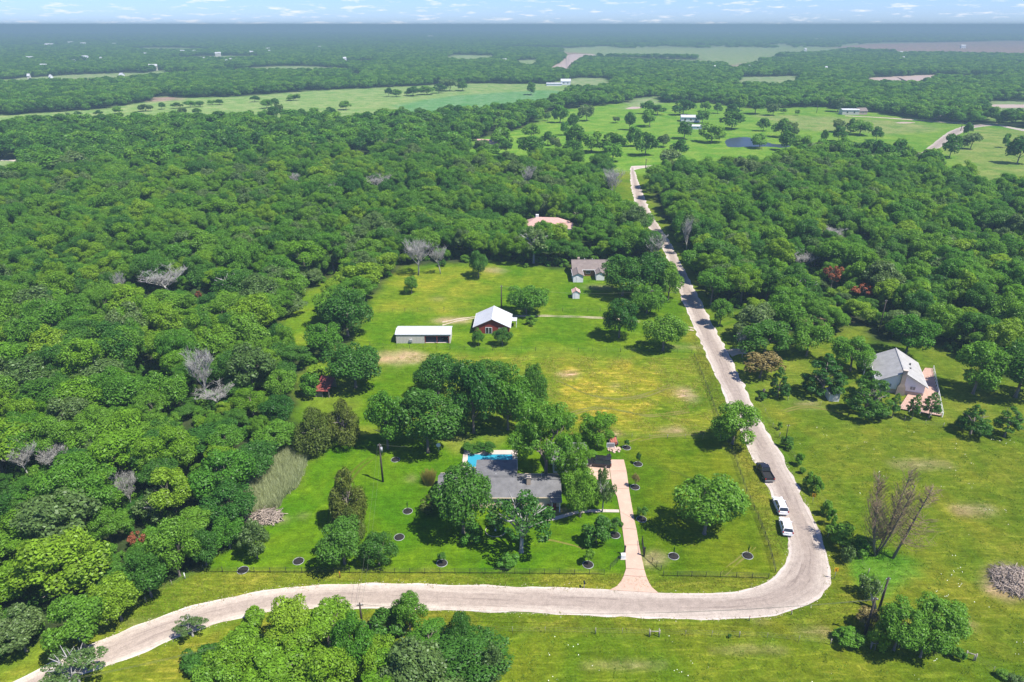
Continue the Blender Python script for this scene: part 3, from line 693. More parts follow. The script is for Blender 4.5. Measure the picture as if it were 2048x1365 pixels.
def dead_mesh(seed, mat_, levels=4, kids=(3, 5), length=0.52, r0=0.035, lean=0.0, up=0.35, ang=0.75, droop=0.0, twig=1.0, trunk_len=None, twig_r=0.004):
    """Bare branching. Returns trunk and branch meshes; unit height and unit radius."""
    rng = random.Random(seed)
    tr, br = MB(), MB()
    def grow(p, d, L, r, lev):
        q = p; pts = [p]; dd = d.copy()
        for _ in range(3):
            dd = (dd + Vector((rng.uniform(-.18, .18), rng.uniform(-.18, .18), rng.uniform(-.1, .14) - droop * (lev > 0)))).normalized()
            q = q + dd * L / 3; pts.append(q)
        (tr if lev == 0 else br).tube(pts, [r, r * .85, r * .65, r * .4], 6 if lev == 0 else 3, lev == 0)
        if lev >= levels: return
        n = rng.randint(*kids) + (2 if lev == 0 else 0)
        for i in range(n):
            t = rng.uniform(.35, 1.0); k = min(2, int(t * 3)); o = pts[k].lerp(pts[k + 1], t * 3 - k)
            a = rng.uniform(0, 2 * math.pi)
            side = Vector((math.cos(a), math.sin(a), 0)); 
            nd = (dd * (1 - ang) + side * ang + Vector((0, 0, up))).normalized()
            grow(o, nd, L * rng.uniform(.5, .8) * twig, max(r * rng.uniform(.4, .6), twig_r), lev + 1)
    grow(Vector((0, 0, 0)), Vector((lean, 0, 1)).normalized(), trunk_len or length, r0, 0)
    return tr.mesh('dead_trunk', mat_), br.mesh('bare_branches', mat_)

def rg(s): return np.random.default_rng(s)
HI, LO = {}, {}
HI['dark'] = [crown_mesh('crown_dark', 10 + i, lobes_dome(rg(10 + i), 40, rr=(0.17, 0.38)), 8600, 0.043, M['leaf_dark']) for i in range(4)]
HI['mid'] = [crown_mesh('crown_mid', 20 + i, lobes_dome(rg(20 + i), 40, rr=(0.17, 0.38)), 8600, 0.044, M['leaf_mid']) for i in range(4)]
HI['bright'] = [crown_mesh('crown_bright', 30 + i, lobes_dome(rg(30 + i), 42, rr=(0.15, 0.34)), 8200, 0.044, M['leaf_bright']) for i in range(3)]
HI['grey'] = [crown_mesh('crown_grey', 40 + i, lobes_dome(rg(40 + i), 42, rr=(0.18, 0.33)), 7000, 0.052, M['leaf_grey'], tilt=0.7) for i in range(2)]
HI['feather'] = [crown_mesh('crown_feather', 50 + i, lobes_dome(rg(50 + i), 60, rr=(0.14, 0.30), spread=0.80), 11000, 0.046, M['leaf_mid' if i < 2 else 'leaf_bright'], aspect=0.34, tilt=0.4, droop=1.2) for i in range(3)]
HI['juniper'] = [crown_mesh('crown_juniper', 60 + i, lobes_cone(rg(60 + i), 60, (0.2, 0.34)), 9000, 0.055, M['leaf_juniper'], aspect=0.30, tilt=0.5, droop=1.5, stretch_z=1.3) for i in range(2)]
HI['conifer'] = [crown_mesh('crown_conifer', 65 + i, lobes_cone(rg(65 + i), 64, (0.13, 0.24)), 6000, 0.055, M['leaf_dark'], aspect=0.34, tilt=0.4, stretch_z=0.55) for i in range(2)]
HI['sparse'] = [crown_mesh('crown_sparse', 70 + i, lobes_dome(rg(70 + i), 46, rr=(0.11, 0.24), spread=0.85), 3600, 0.050, M['leaf_dark' if i == 0 else 'leaf_grey'], tilt=0.8) for i in range(2)]
HI['shrub'] = [crown_mesh('crown_shrub', 80 + i, lobes_dome(rg(80 + i), 20, lo=-0.8), 2600, 0.085, M['leaf_mid' if i else 'leaf_dark']) for i in range(3)]
HI['shrub_bright'] = [crown_mesh('crown_shrub_bright', 85, lobes_dome(rg(85), 20, lo=-0.8), 2600, 0.085, M['leaf_bright'])]
HI['shrub_juniper'] = [crown_mesh('crown_shrub_olive', 86, lobes_dome(rg(86), 20, lo=-0.8), 1300, 0.12, M['leaf_juniper'], aspect=0.35)]
HI['shrub_grey'] = [crown_mesh('crown_shrub_grey', 87, lobes_dome(rg(87), 20, lo=-0.8), 1200, 0.12, M['leaf_grey'], aspect=0.4)]
HI['tan'] = [crown_mesh('crown_tan', 88, lobes_dome(rg(88), 24, lo=-0.6), 1500, 0.10, M['leaf_tan'], aspect=0.45, tilt=0.8)]
HI['rust'] = [crown_mesh('crown_rust', 89, lobes_dome(rg(89), 18, lo=-0.5, rr=(0.15, 0.3)), 1000, 0.10, M['leaf_rust'], aspect=0.4, tilt=0.8)]
for key, mt, s in (('dark', 'leaf_dark', 1), ('mid', 'leaf_mid', 2), ('bright', 'leaf_bright', 3), ('grey', 'leaf_grey', 4)):
    LO[key] = [crown_mesh('far_crown_' + key, 90 + 10 * s + i, lobes_dome(rg(90 + 10 * s + i), 18, lo=-0.5, rr=(0.26, 0.46)), 1500, 0.105, M[mt]) for i in range(2)]
TR = [trunk_mesh('trunk', 100 + i, M['bark']) for i in range(3)]
TR_THIN = [trunk_mesh('trunk', 110, M['bark'], limbs=3, r0=0.045, fork=False)]
TR_PALE = [trunk_mesh('trunk', 120 + i, M['bark_pale'], limbs=12, r0=0.07, spread=0.8, reach=1.1) for i in range(2)]
ADJ = {'dark': 'dark green', 'mid': 'mid green', 'bright': 'bright yellow-green', 'grey': 'pale grey-green', 'feather': 'feathery green', 'juniper': 'olive-brown', 'conifer': 'dark layered', 'sparse': 'thin-leaved',
    'shrub': 'green', 'shrub_bright': 'bright green', 'shrub_juniper': 'olive', 'shrub_grey': 'grey-green', 'tan': 'straw-tan', 'rust': 'rusty red'}

TREES = []          # (object, x, y, r, H) of every tree built as a thing, for labels and gaps
def plant(x, y, r, hz, zc, kind, label=None, cat=None, group=None, lo=False, var=None, trunk=True, name=None, lod_k=0):
    """A tree or shrub: crown of radius r (hz tall either way) centred at height zc over the ground point."""
    shrub = kind.startswith('shrub') or zc + hz < 2.6
    meshes = (LO if lo and kind in LO else HI)[kind]
    cm = meshes[(var if var is not None else random.randrange(len(meshes))) % len(meshes)]
    nm = name or ('shrub' if shrub else 'tree')
    root = thing(nm, label, cat or ('shrub' if shrub else 'tree'), (x, y, 0), random.uniform(0, 6.28), group)
    e_ = random.uniform(.88, 1.13); add('crown', cm, root, (0, 0, zc), (random.uniform(-.12, .12), random.uniform(-.12, .12), 0), (r * e_, r / e_, hz))
    if trunk:
        tm = (TR_PALE if kind == 'sparse' else TR_THIN if (shrub or lo) else TR)
        add('trunk', tm[random.randrange(len(tm))], root, (0, 0, 0), (0, 0, 0), (r if not shrub else r * .8, r if not shrub else r * .8, zc))
    TREES.append((root, x, y, r, zc + hz, kind))
    return root

def bbox_tree(x0, y0, x1, y1, kind, label=None, yb=None, stem=None, **kw):
    """Solve the crown's size and stance from the outline it shows: x0..x1, y0..y1, foot at yb."""
    cx, cy, w, h = (x0 + x1) / 2, (y0 + y1) / 2, x1 - x0, y1 - y0
    stem = stem if stem is not None else (0.3 if kind.startswith('shrub') else 0.16 * w * 0.09)
    best = None
    for t in ([yb] if yb else np.linspace(cy, y1 + 0.6 * h, 60)):
        B = G(cx, t)
        a, b = (cx - 1024) / FPX, (682.5 - cy) / FPX
        d = (a, CP + b * SP, -SP + b * CP)
        k = B.y / d[1]; zc = CAM_H + d[2] * k
        dep = B.y * CP + (CAM_H - zc) * SP
        th = math.atan2(CAM_H - zc, math.hypot(B.x, B.y))
        r = w / 2 * dep / FPX; hh = h / 2 * dep / FPX
        hz2 = (hh ** 2 - (r * math.sin(th)) ** 2) / math.cos(th) ** 2
        hz = math.sqrt(max(hz2, (0.45 * r) ** 2))
        hz = min(hz, 2.6 * r)
        err = abs((zc - hz) - stem)
        if best is None or err < best[0]: best = (err, B.x, B.y, r, hz, zc)
    _, x, y, r, hz, zc = best
    r, hz = r * 1.07, hz * 1.06
    zc = max(zc, hz * 0.75)
    return plant(x, y, r, hz, zc, kind, label, **kw)

# trees and shrubs of the lot
B_ = bbox_tree
B_(870, 930, 984, 1060, 'dark', 'big dense green tree standing in front of the grey-roofed house', yb=1066, var=3)
B_(923, 1045, 963, 1088, 'shrub', 'small green shrub at the foot of the big tree before the house')
B_(843, 990, 882, 1027, 'shrub_juniper', 'reddish-olive shrub against the left end of the grey-roofed house')
B_(985, 985, 1100, 1088, 'sparse', 'oak with bare grey limbs in front of the red chairs', yb=1104, var=0)
B_(1165, 1033, 1219, 1089, 'shrub', 'round dark shrub on the lawn left of the driveway', var=0)
B_(997, 1102, 1036, 1134, 'shrub', 'low round shrub near the front fence below the bare-limbed oak', var=1)
B_(1126, 938, 1194, 1032, 'mid', 'leafy tree covering the right front corner of the grey-roofed house', yb=1034)
B_(1182, 940, 1227, 1020, 'sparse', 'thin tree with pale blossom beside the concrete pad', yb=1024, var=1)
B_(1026, 808, 1156, 938, 'feather', 'tall feathery tree rising behind the grey-roofed house by the pool', yb=968, var=1)
B_(1108, 878, 1180, 978, 'feather', 'light green feathery tree at the garage left of the black SUV', yb=976, var=2)
B_(1158, 823, 1230, 893, 'bright', 'round bright green tree behind the black SUV', yb=892)
B_(1347, 945, 1470, 1060, 'mid', 'broad round tree alone on the lawn right of the driveway', yb=1068, var=0)
B_(1420, 803, 1510, 890, 'mid', 'leafy tree leaning over the road edge at the lot fence', yb=888, var=3)
B_(658, 933, 742, 1050, 'juniper', 'tall olive juniper at the back of the clump beside the wires', yb=1052, var=0)
B_(672, 1012, 738, 1078, 'juniper', 'middle juniper of the clump on the left lawn', yb=1085, var=1)
B_(643, 1040, 736, 1130, 'dark', 'dark bushy evergreen at the front left of the lawn clump', yb=1128, stem=0.5)
B_(727, 1064, 790, 1132, 'dark', 'rounded evergreen with pale blossom at the front right of the lawn clump', yb=1130, stem=0.5)
B_(486, 1042, 544, 1116, 'grey', 'willowy grey-green young tree by the brush heap on the lawn', yb=1117, stem=0.4)
B_(737, 785, 815, 892, 'mid', 'left tree of the pair behind the utility pole', yb=898, var=3)
B_(797, 780, 916, 893, 'dark', 'broad dark tree right of the pair behind the utility pole', yb=905)
B_(588, 812, 678, 900, 'juniper', 'wide olive juniper above the cane thicket', yb=902, stem=0.3, var=0)
B_(652, 795, 730, 880, 'juniper', 'olive-brown juniper between the cane thicket and the pole', yb=888, stem=0.3, var=1)
B_(655, 686, 768, 772, 'dark', 'dark oak standing over the rusty red shed', yb=776)
B_(833, 708, 921, 790, 'dark', 'separate dark oak at the back of the lot', yb=795)
B_(895, 722, 1000, 862, 'dark', 'tall dark oak left in the grove behind the pool', yb=866)
B_(970, 738, 1062, 855, 'mid', 'tall oak in the middle of the grove behind the pool', yb=860)
B_(1038, 730, 1093, 832, 'dark', 'narrow dark oak at the right end of the grove by the dry meadow', yb=838)
B_(930, 720, 1020, 790, 'dark', 'oak crown at the back of the grove behind the pool', yb=815)
B_(914, 843, 938, 870, 'shrub', 'small round shrub under the grove left of the pool')
B_(600, 746, 642, 793, 'shrub', 'bushy shrub on the left side of the rusty red shed')
B_(614, 728, 656, 754, 'shrub_bright', 'small light bush behind the rusty red shed')
B_(540, 735, 600, 800, 'mid', 'leafy tree at the wood edge left of the rusty red shed', yb=812)
B_(530, 790, 600, 850, 'dark', 'dark tree at the wood edge above the cane thicket', yb=862)
B_(927, 884, 960, 906, 'shrub', 'left bush of the hedge behind the pool')
B_(953, 882, 990, 905, 'shrub', 'right bush of the hedge behind the pool')
B_(978, 1020, 1012, 1056, 'shrub_grey', 'pale flowering shrub beside the bare-limbed oak')
B_(1040, 1012, 1062, 1030, 'shrub', 'low bush under the front window of the grey-roofed house')
B_(1172, 902, 1196, 915, 'shrub', 'low bush behind the black SUV')
for q in ((405, 895, 515, 1000, 'mid', 'rounded wood-edge tree beside the cane thicket'), (415, 965, 512, 1048, 'dark', 'dark wood-edge tree left of the lawn brush heap'), (428, 1035, 494, 1096, 'mid', 'small leafy tree at the lawn corner left of the willowy tree'),
    (382, 1055, 445, 1128, 'dark', 'dark tree right above the front fence corner'), (318, 1040, 402, 1150, 'mid', 'tree at the wood edge above the white marker post'), (262, 1105, 345, 1192, 'dark', 'dark tree at the wood edge halfway down the verge'), (196, 1150, 292, 1240, 'bright', 'bright green tree at the wood edge above the lower verge'),
    (118, 1190, 225, 1296, 'mid', 'big leafy tree at the lower wood edge by the verge'), (8, 1215, 98, 1302, 'grey', 'pale leafy tree in the lower left corner wood edge'), (-75, 1245, 20, 1335, 'dark', 'dark tree at the lower left frame corner'), (470, 885, 560, 960, 'dark', 'dark tree behind the cane thicket'), (520, 845, 600, 905, 'mid', 'leafy tree at the top of the cane thicket')):
    B_(*q)
# bright wood at the bottom of the frame
for q in ((530, 1198, 640, 1300, 'bright', 'vine-covered bright tree nearest the road in the bottom wood'), (600, 1200, 720, 1300, 'bright', 'bright tree next right in the bottom wood beside the gravel road'),
    (668, 1225, 752, 1340, 'mid', 'green tree just below the short pole in the bottom wood'), (425, 1270, 540, 1380, 'bright', 'low bright tree at the left end of the bottom wood'), (485, 1285, 620, 1400, 'bright', 'broad bright crown low in the bottom wood'),
    (600, 1300, 720, 1425, 'bright', 'broad yellow-green crown at the bottom frame edge'), (712, 1275, 800, 1360, 'bright', 'yellow-green crown right of the short pole in the bottom wood'), (770, 1280, 900, 1400, 'grey', 'pale leafy crown in the middle of the bottom wood'),
    (790, 1188, 852, 1262, 'mid', 'upright dark tree poking over the road edge from the bottom wood'), (748, 1215, 815, 1275, 'shrub', 'bushy growth left of the upright tree at the road edge'), (896, 1228, 944, 1300, 'dark', 'slim dark tree at the right side of the bottom wood'),
    (868, 1265, 1010, 1372, 'dark', 'rounded dark green crown at the right end of the bottom wood'), (960, 1300, 1012, 1375, 'grey', 'grey-green crown edging the south pasture'), (380, 1330, 500, 1440, 'mid', 'green crown at the bottom frame edge left of the wood'),
    (700, 1345, 840, 1450, 'bright', 'bright crown cut by the bottom frame edge'), (840, 1350, 980, 1460, 'grey', 'pale crown cut by the bottom frame edge'), (482, 1220, 532, 1262, 'shrub_bright', 'light bush on the road verge above the bottom wood'),
    (640, 1210, 705, 1268, 'bright', 'small bright crown left of the short pole'), (560, 1240, 660, 1330, 'bright', 'bright rounded crown in the heart of the bottom wood'), (450, 1250, 520, 1310, 'shrub_bright', 'bright low thicket at the upper left of the bottom wood'), (740, 1300, 830, 1385, 'bright', 'bright crown before the pale leafy one in the bottom wood'),
    (520, 1350, 640, 1460, 'bright', 'bright crown left of centre at the bottom frame edge'), (620, 1375, 720, 1470, 'bright', 'light crown at the middle of the bottom frame edge'), (830, 1300, 920, 1375, 'bright', 'light green crown beside the slim dark tree of the bottom wood'), (820, 1240, 900, 1300, 'mid', 'low green crown between the dark trees of the bottom wood'), (370, 1290, 440, 1340, 'shrub', 'dark low scrub on the bank below the road')):
    B_(*q)
B_(358, 1233, 414, 1268, 'sparse', 'thin young tree at the lower road edge', var=1, yb=1272)
B_(112, 1298, 214, 1372, 'sparse', 'thin-leaved tree over the road in the lower left corner', var=1, yb=1380)
# farm behind the lot
B_(1015, 565, 1090, 627, 'mid', 'big magnolia-like tree behind the red house', yb=628, var=0)
B_(936, 504, 978, 553, 'dark', 'small dark tree on the farm field below the wood', yb=555)
B_(809, 553, 838, 587, 'mid', 'small lone tree in the middle of the farm field', yb=588)
B_(1203, 594, 1273, 672, 'dark', 'dark oak beside the farm track', yb=676)
B_(1287, 622, 1364, 700, 'mid', 'round oak between the farm track and the road', yb=702)
B_(1200, 508, 1290, 588, 'dark', 'left oak in front of the brown-roofed house', yb=592)
B_(1262, 505, 1345, 590, 'dark', 'tall oak at the road right of the brown-roofed house', yb=592)
B_(1310, 530, 1362, 600, 'mid', 'oak crown overhanging the road by the farm', yb=602)
B_(1258, 565, 1330, 625, 'mid', 'leafy oak behind the farm service pole', yb=626)
B_(944, 659, 969, 690, 'mid', 'small tree before the left corner of the red house')
B_(988, 657, 1022, 690, 'dark', 'round dark small tree before the red house gable')
B_(1052, 632, 1073, 650, 'shrub', 'small round tree beside the farm track right of the red house')
B_(680, 525, 768, 592, 'bright', 'bright green tree at the top of the narrow grass strip', yb=598)
B_(650, 578, 742, 668, 'dark', 'dark tree between the grass strip and the farm field', yb=672)
B_(612, 640, 690, 704, 'mid', 'leafy tree at the lower end of the narrow grass strip', yb=710)
B_(700, 500, 762, 550, 'mid', 'tree at the upper left corner of the farm field', yb=556)
B_(876, 520, 892, 532, 'shrub', 'small shrub at the top edge of the farm field')
# right hand house and road
B_(1592, 700, 1692, 788, 'conifer', 'dark layered cedar left of the white house', yb=790, var=0)
B_(1677, 732, 1780, 832, 'conifer', 'big dark cedar in front of the white house', yb=832, var=1)
B_(1530, 731, 1578, 792, 'conifer', 'single small cedar by the roadside gate post', yb=794)
B_(1482, 704, 1557, 754, 'tan', 'straw-yellow shrubby tree at the gravel entrance', yb=756)
B_(1767, 784, 1800, 822, 'conifer', 'slim young cedar below the white chimney', yb=836)
B_(1806, 786, 1840, 825, 'conifer', 'left of two young cedars at the deck corner', yb=838)
B_(1836, 782, 1878, 825, 'conifer', 'right of two young cedars at the deck corner', yb=836)
B_(1903, 803, 1978, 866, 'conifer', 'wide cedar standing in the right pasture', yb=868)
B_(1976, 808, 2040, 862, 'conifer', 'small leaning cedar beside the wide one in the right pasture', yb=874)
B_(1898, 684, 1993, 785, 'mid', 'tall tree behind the deck of the white house', yb=788)
B_(1975, 680, 2085, 790, 'dark', 'dark tree at the right frame edge behind the pasture', yb=795)
B_(1770, 630, 1850, 705, 'mid', 'tree close behind the white house roof', yb=712)
B_(1660, 670, 1740, 740, 'mid', 'light green tree left behind the white house', yb=742)
B_(1478, 638, 1575, 712, 'dark', 'dark tree with grey dead limbs over the gravel entrance', yb=716)
B_(1575, 640, 1650, 705, 'mid', 'tree shading the yard left of the white house', yb=712)
B_(1416, 600, 1462, 645, 'mid', 'small tree beside the right road verge', yb=652)
for q in ((1588, 906, 1605, 930, 'upper round roadside shrub at the right pasture'), (1605, 945, 1628, 975, 'left of two touching roadside shrubs'), (1617, 955, 1641, 987, 'right of two touching roadside shrubs'), (1562, 870, 1584, 893, 'roadside shrub by the thin post'),
    (1553, 845, 1563, 858, 'tiny roadside shrub above the thin post'), (1598, 934, 1610, 946, 'tiny roadside shrub between bigger ones'), (1516, 784, 1532, 799, 'low shrub at the gate post'), (1572, 887, 1586, 900, 'tiny shrub below the thin post'),
    (1656, 1047, 1716, 1098, 'dense scrub at the foot of the dead cypress trees'), (1680, 1088, 1708, 1125, 'grey-green bush below the roadside scrub'), (1700, 1070, 1740, 1108, 'bush hugging the left dead cypress trunk'), (1712, 1144, 1754, 1194, 'pale bush by the leaning gate panel'),
    (1640, 1000, 1662, 1030, 'small weed bush inside the road bend'), (1650, 1020, 1670, 1052, 'weed bush by the upper curve sign')):
    B_(*q[:4], 'shrub_grey' if 'pale' in q[4] or 'grey' in q[4] else 'shrub', q[4])
B_(1742, 1200, 1832, 1288, 'mid', 'left crown of the big clump by the tall poles', yb=1300, var=0)
B_(1815, 1196, 1908, 1280, 'mid', 'right crown of the big clump in the pasture', yb=1294, var=3)
B_(1800, 1235, 1880, 1312, 'mid', 'front crown of the big clump in the pasture', yb=1314, stem=0.3, var=2)
B_(1670, 1252, 1728, 1290, 'shrub', 'low bush left of the big pasture clump')
B_(1728, 1248, 1770, 1302, 'shrub_bright', 'leafy bush in front of the left tall pole')
B_(1706, 1214, 1754, 1254, 'tan', 'dry scrub behind the left tall pole')
for i, q in enumerate(((1876, 1281, 1898, 1303), (1893, 1289, 1915, 1312), (1908, 1298, 1930, 1319))):
    B_(*q, 'shrub', ('upper', 'middle', 'lower')[i] + ' bush of the dark hedge along the pasture fence')
B_(1990, 1338, 2012, 1356, 'shrub', 'small bush on the fence line in the lower right corner')
B_(2015, 1348, 2046, 1372, 'shrub_grey', 'grey bush at the lower right frame corner')
B_(1455, 1268, 1462, 1274, 'shrub', 'tiny weed by the pasture fence right of the brace')

# scattered trees of the far pasture and the fields beyond
LANDMARKS = [(1490, 285, 'the dark pond'), (1380, 236, 'the white barn'), (1703, 224, 'the long shed'), (975, 282, 'the far brick house'), (1900, 275, 'the far curved road'), (1264, 216, 'the pale stock pond'), (1275, 340, 'the road junction'),
    (322, 199, 'the ploughed scar'), (870, 180, 'the tree belt'), (1062, 180, 'the lone field tree'), (1130, 168, 'the far farmstead'), (1880, 233, 'the small ranch roof'), (2000, 213, 'the right clearing pond'),
    (344, 555, 'the wide grey dead tree'), (250, 565, 'the bare forked snag'), (415, 740, 'the pale dead tree'), (440, 788, 'the lower grey dead tree'), (120, 912, 'the white-limbed snag'), (265, 972, 'the bleached trunk'), (65, 910, 'the twiggy bare crown'),
    (275, 1080, 'the rusty dead spray'), (420, 1138, 'the front fence corner'), (560, 950, 'the cane thicket'), (530, 1035, 'the lawn brush heap'), (650, 770, 'the rusty shed'), (640, 600, 'the grass strip'), (164, 1275, 'the lower road verge'), (345, 1180, 'the white marker post'),
    (30, 1350, 'the lower left road'), (850, 670, 'the metal garage'), (985, 640, 'the red house'), (845, 505, 'the grey bare shrubs'), (1175, 545, 'the brown-roofed house'), (1100, 450, 'the pink hip roof'), (905, 424, 'the blue neighbour pool'), (1015, 328, 'the pale long roof'),
    (1062, 350, 'the grey snag by the pale roof'), (1222, 355, 'the dead-topped roadside tree'), (1605, 515, 'the white spreading dead tree'), (1665, 468, 'the grey dead brush'), (1657, 550, 'the brown dead tree'), (1720, 580, 'the red-leaved tree'), (1540, 495, 'the russet sprig'),
    (1436, 600, 'the roadside wire pole'), (1370, 480, 'the ivy-hung edge tree'), (1800, 740, 'the white house'), (1310, 490, 'the bare roadside tree'), (760, 365, 'the pale bare crown'), (665, 378, 'the small grey snag'), (590, 358, 'the thin pale snag'), (20, 325, 'the far left clearing'), (700, 325, 'the wood glade')]
LM_W = [(G(a, b), c) for a, b, c in LANDMARKS]
USED = {}
ORD = ['', 'second ', 'third ', 'fourth ', 'fifth ', 'sixth ', 'seventh ', 'eighth ', 'ninth ', 'tenth ', 'eleventh ', 'twelfth ', 'thirteenth ', 'fourteenth ', 'fifteenth ']
def auto_label(x, y, r, kind, what):
    """Look of the plant, and where it stands seen from the camera against the closest landmark."""
    adj = ADJ[kind]
    size = 'small ' if r < 3.1 else 'broad ' if r > 5.0 else ''
    form = what
    cands = sorted(((math.hypot(p.x - x, p.y - y), p, n) for p, n in LM_W), key=lambda c: c[0])[:4]
    pick = None
    for d, p, n in cands:
        dx, dy = x - p.x, y - p.y
        if abs(dx) > 1.6 * abs(dy): rel = 'right of' if dx > 0 else 'left of'
        elif abs(dy) > 1.6 * abs(dx): rel = 'behind' if dy > 0 else 'in front of'
        else: rel = ('behind and ' if dy > 0 else 'in front and ') + ('right of' if dx > 0 else 'left of')
        base = f'{size}{adj} {form}', rel, n
        k = USED.get(base, 0)
        if pick is None or k < pick[0]: pick = (k, base)
        if k == 0: break
    k, base = pick
    USED[base] = k + 1
    n_ = next(p for p, n in LM_W if n == base[2])
    LABELS.append((base, math.hypot(n_.x - x, n_.y - y), len(LABELS)))
    return str(len(LABELS) - 1)
LABELS = []
def write_labels():
    """Alike plants round one landmark are counted outward from it."""
    groups = {}
    for base, d, i in LABELS: groups.setdefault(base, []).append((d, i))
    text = {}
    for base, l in groups.items():
        for k, (d, i) in enumerate(sorted(l)):
            text[str(i)] = f'{base[0]} {base[1]} {base[2]}' if len(l) == 1 else f'{ORD[k] if k else "nearest "}{base[0]} {base[1]} {base[2]}'
    for o in bpy.data.objects:
        if o.get('label', '').isdigit(): o['label'] = text[o['label']]

def auto_group(py):
    return 'trees scattered over the far fields' if py < 330 else 'trees of the dense wood'

FAR_TREES = [(1351, 246, 1385, 275), (1398, 249, 1447, 282), (1440, 227, 1485, 256), (1392, 222, 1416, 244), (1544, 241, 1578, 272), (1570, 244, 1597, 271), (1514, 239, 1538, 260), (1500, 272, 1538, 294), (1553, 268, 1588, 299), (1583, 272, 1618, 299), (1638, 263, 1656, 287),
    (1664, 240, 1693, 262), (1662, 255, 1691, 281), (1697, 243, 1741, 268), (1741, 256, 1763, 279), (1589, 220, 1599, 229), (1925, 249, 1942, 272), (1922, 268, 1958, 296), (1880, 273, 1917, 312), (2002, 270, 2018, 293), (2007, 280, 2060, 325), (1652, 285, 1668, 305), (1490, 200, 1530, 226), (1531, 208, 1560, 229),
    (1450, 211, 1475, 236), (1464, 191, 1492, 219), (1345, 203, 1386, 228), (1399, 204, 1422, 221), (1426, 208, 1444, 225), (1660, 196, 1690, 221), (1051, 167, 1073, 188), (798, 215, 813, 231), (808, 227, 822, 241), (1104, 213, 1136, 243), (1131, 232, 1162, 258), (1158, 212, 1189, 240), (1088, 227, 1102, 240),
    (1119, 244, 1136, 268), (1247, 229, 1271, 258), (1282, 222, 1316, 251), (1280, 205, 1309, 226), (1223, 234, 1239, 244), (1130, 256, 1172, 298), (1160, 266, 1205, 302), (1200, 270, 1250, 304), (1252, 256, 1282, 290), (1268, 270, 1312, 308), (1312, 270, 1340, 291), (1341, 282, 1374, 310), (984, 260, 1029, 294), (1034, 277, 1090, 315),
    (1047, 251, 1080, 275), (1080, 266, 1111, 288), (1099, 275, 1121, 296), (770, 178, 786, 192), (784, 180, 803, 192), (810, 178, 842, 188), (838, 174, 870, 187), (866, 170, 890, 185), (882, 160, 918, 181), (912, 164, 938, 180), (56, 232, 92, 253), (88, 234, 123, 253), (227, 217, 251, 224), (150, 224, 164, 231), (278, 212, 306, 219),
    (316, 207, 333, 217), (371, 205, 392, 212), (392, 204, 410, 212), (417, 201, 433, 208), (431, 200, 448, 208), (359, 215, 376, 229), (386, 219, 407, 227), (524, 201, 546, 215), (540, 199, 560, 213), (516, 222, 540, 239), (536, 216, 562, 238), (553, 208, 572, 234), (591, 220, 615, 236), (620, 218, 645, 235), (650, 217, 674, 234), (680, 204, 705, 218),
    (190, 222, 206, 230), (132, 226, 141, 233), (345, 208, 365, 214), (575, 192, 600, 198), (500, 195, 520, 201), (555, 222, 600, 240), (1690, 240, 1712, 262), (948, 280, 978, 306), (1000, 284, 1024, 306), (968, 288, 1000, 312), (1160, 212, 1180, 226), (1200, 290, 1250, 318), (1120, 285, 1170, 318), (1320, 300, 1365, 335), (1300, 212, 1330, 228), (1560, 218, 1572, 226)]
for i, (x0, y0, x1, y1) in enumerate(FAR_TREES):
    k = ('dark', 'mid', 'dark', 'mid', 'dark', 'grey')[i % 6]
    o = B_(x0, y0, x1, y1, k, None, lo=True, stem=1.0, name='tree', cat='tree')
    _, x, y, r, h, kk = TREES[-1]
    tag(o, auto_label(x, y, r, k, 'tree'), None, 'trees scattered over the far fields')

# dead and odd coloured trees
DEAD = [dead_mesh(200 + i, M['bark_pale'], 4, (4, 6), 0.42, 0.022, up=0.45, ang=0.72, twig_r=0.0026) for i in range(3)]
SNAGS = []
def bare(x0, y0, x1, y1, label, var=0, yb=None, flat_=None, meshes=None, hgt=None, name='dead_tree'):
    cx = (x0 + x1) / 2
    yb = yb or y1 + 0.35 * (y1 - y0)
    b = G(cx, yb); dep = depth(cx, yb)
    d = (0, CP + (682.5 - y0) / FPX * SP, -SP + (682.5 - y0) / FPX * CP)
    H = hgt or max(2.0, CAM_H + d[2] * b.y / d[1])
    tm, bm = (meshes or DEAD)[var % 3 if meshes is None else 0]
    co = np.empty(len(bm.vertices) * 3, np.float32); bm.vertices.foreach_get('co', co); co = co.reshape(-1, 3)
    w = 0.5 * (co[:, 0].max() - co[:, 0].min()); hh = co[:, 2].max()
    r = (x1 - x0) / 2 * dep / FPX / w
    root = thing(name, label, 'dead tree', (b.x, b.y, 0), 0.0)
    SNAGS.append((b.x, b.y, (x1 - x0) / 2 * dep / FPX))
    for nm, mm in (('trunk', tm), ('branch_crown', bm)): add(nm, mm, root, (0, 0, 0), (0, 0, 0), (r, r, H / hh))
    return root
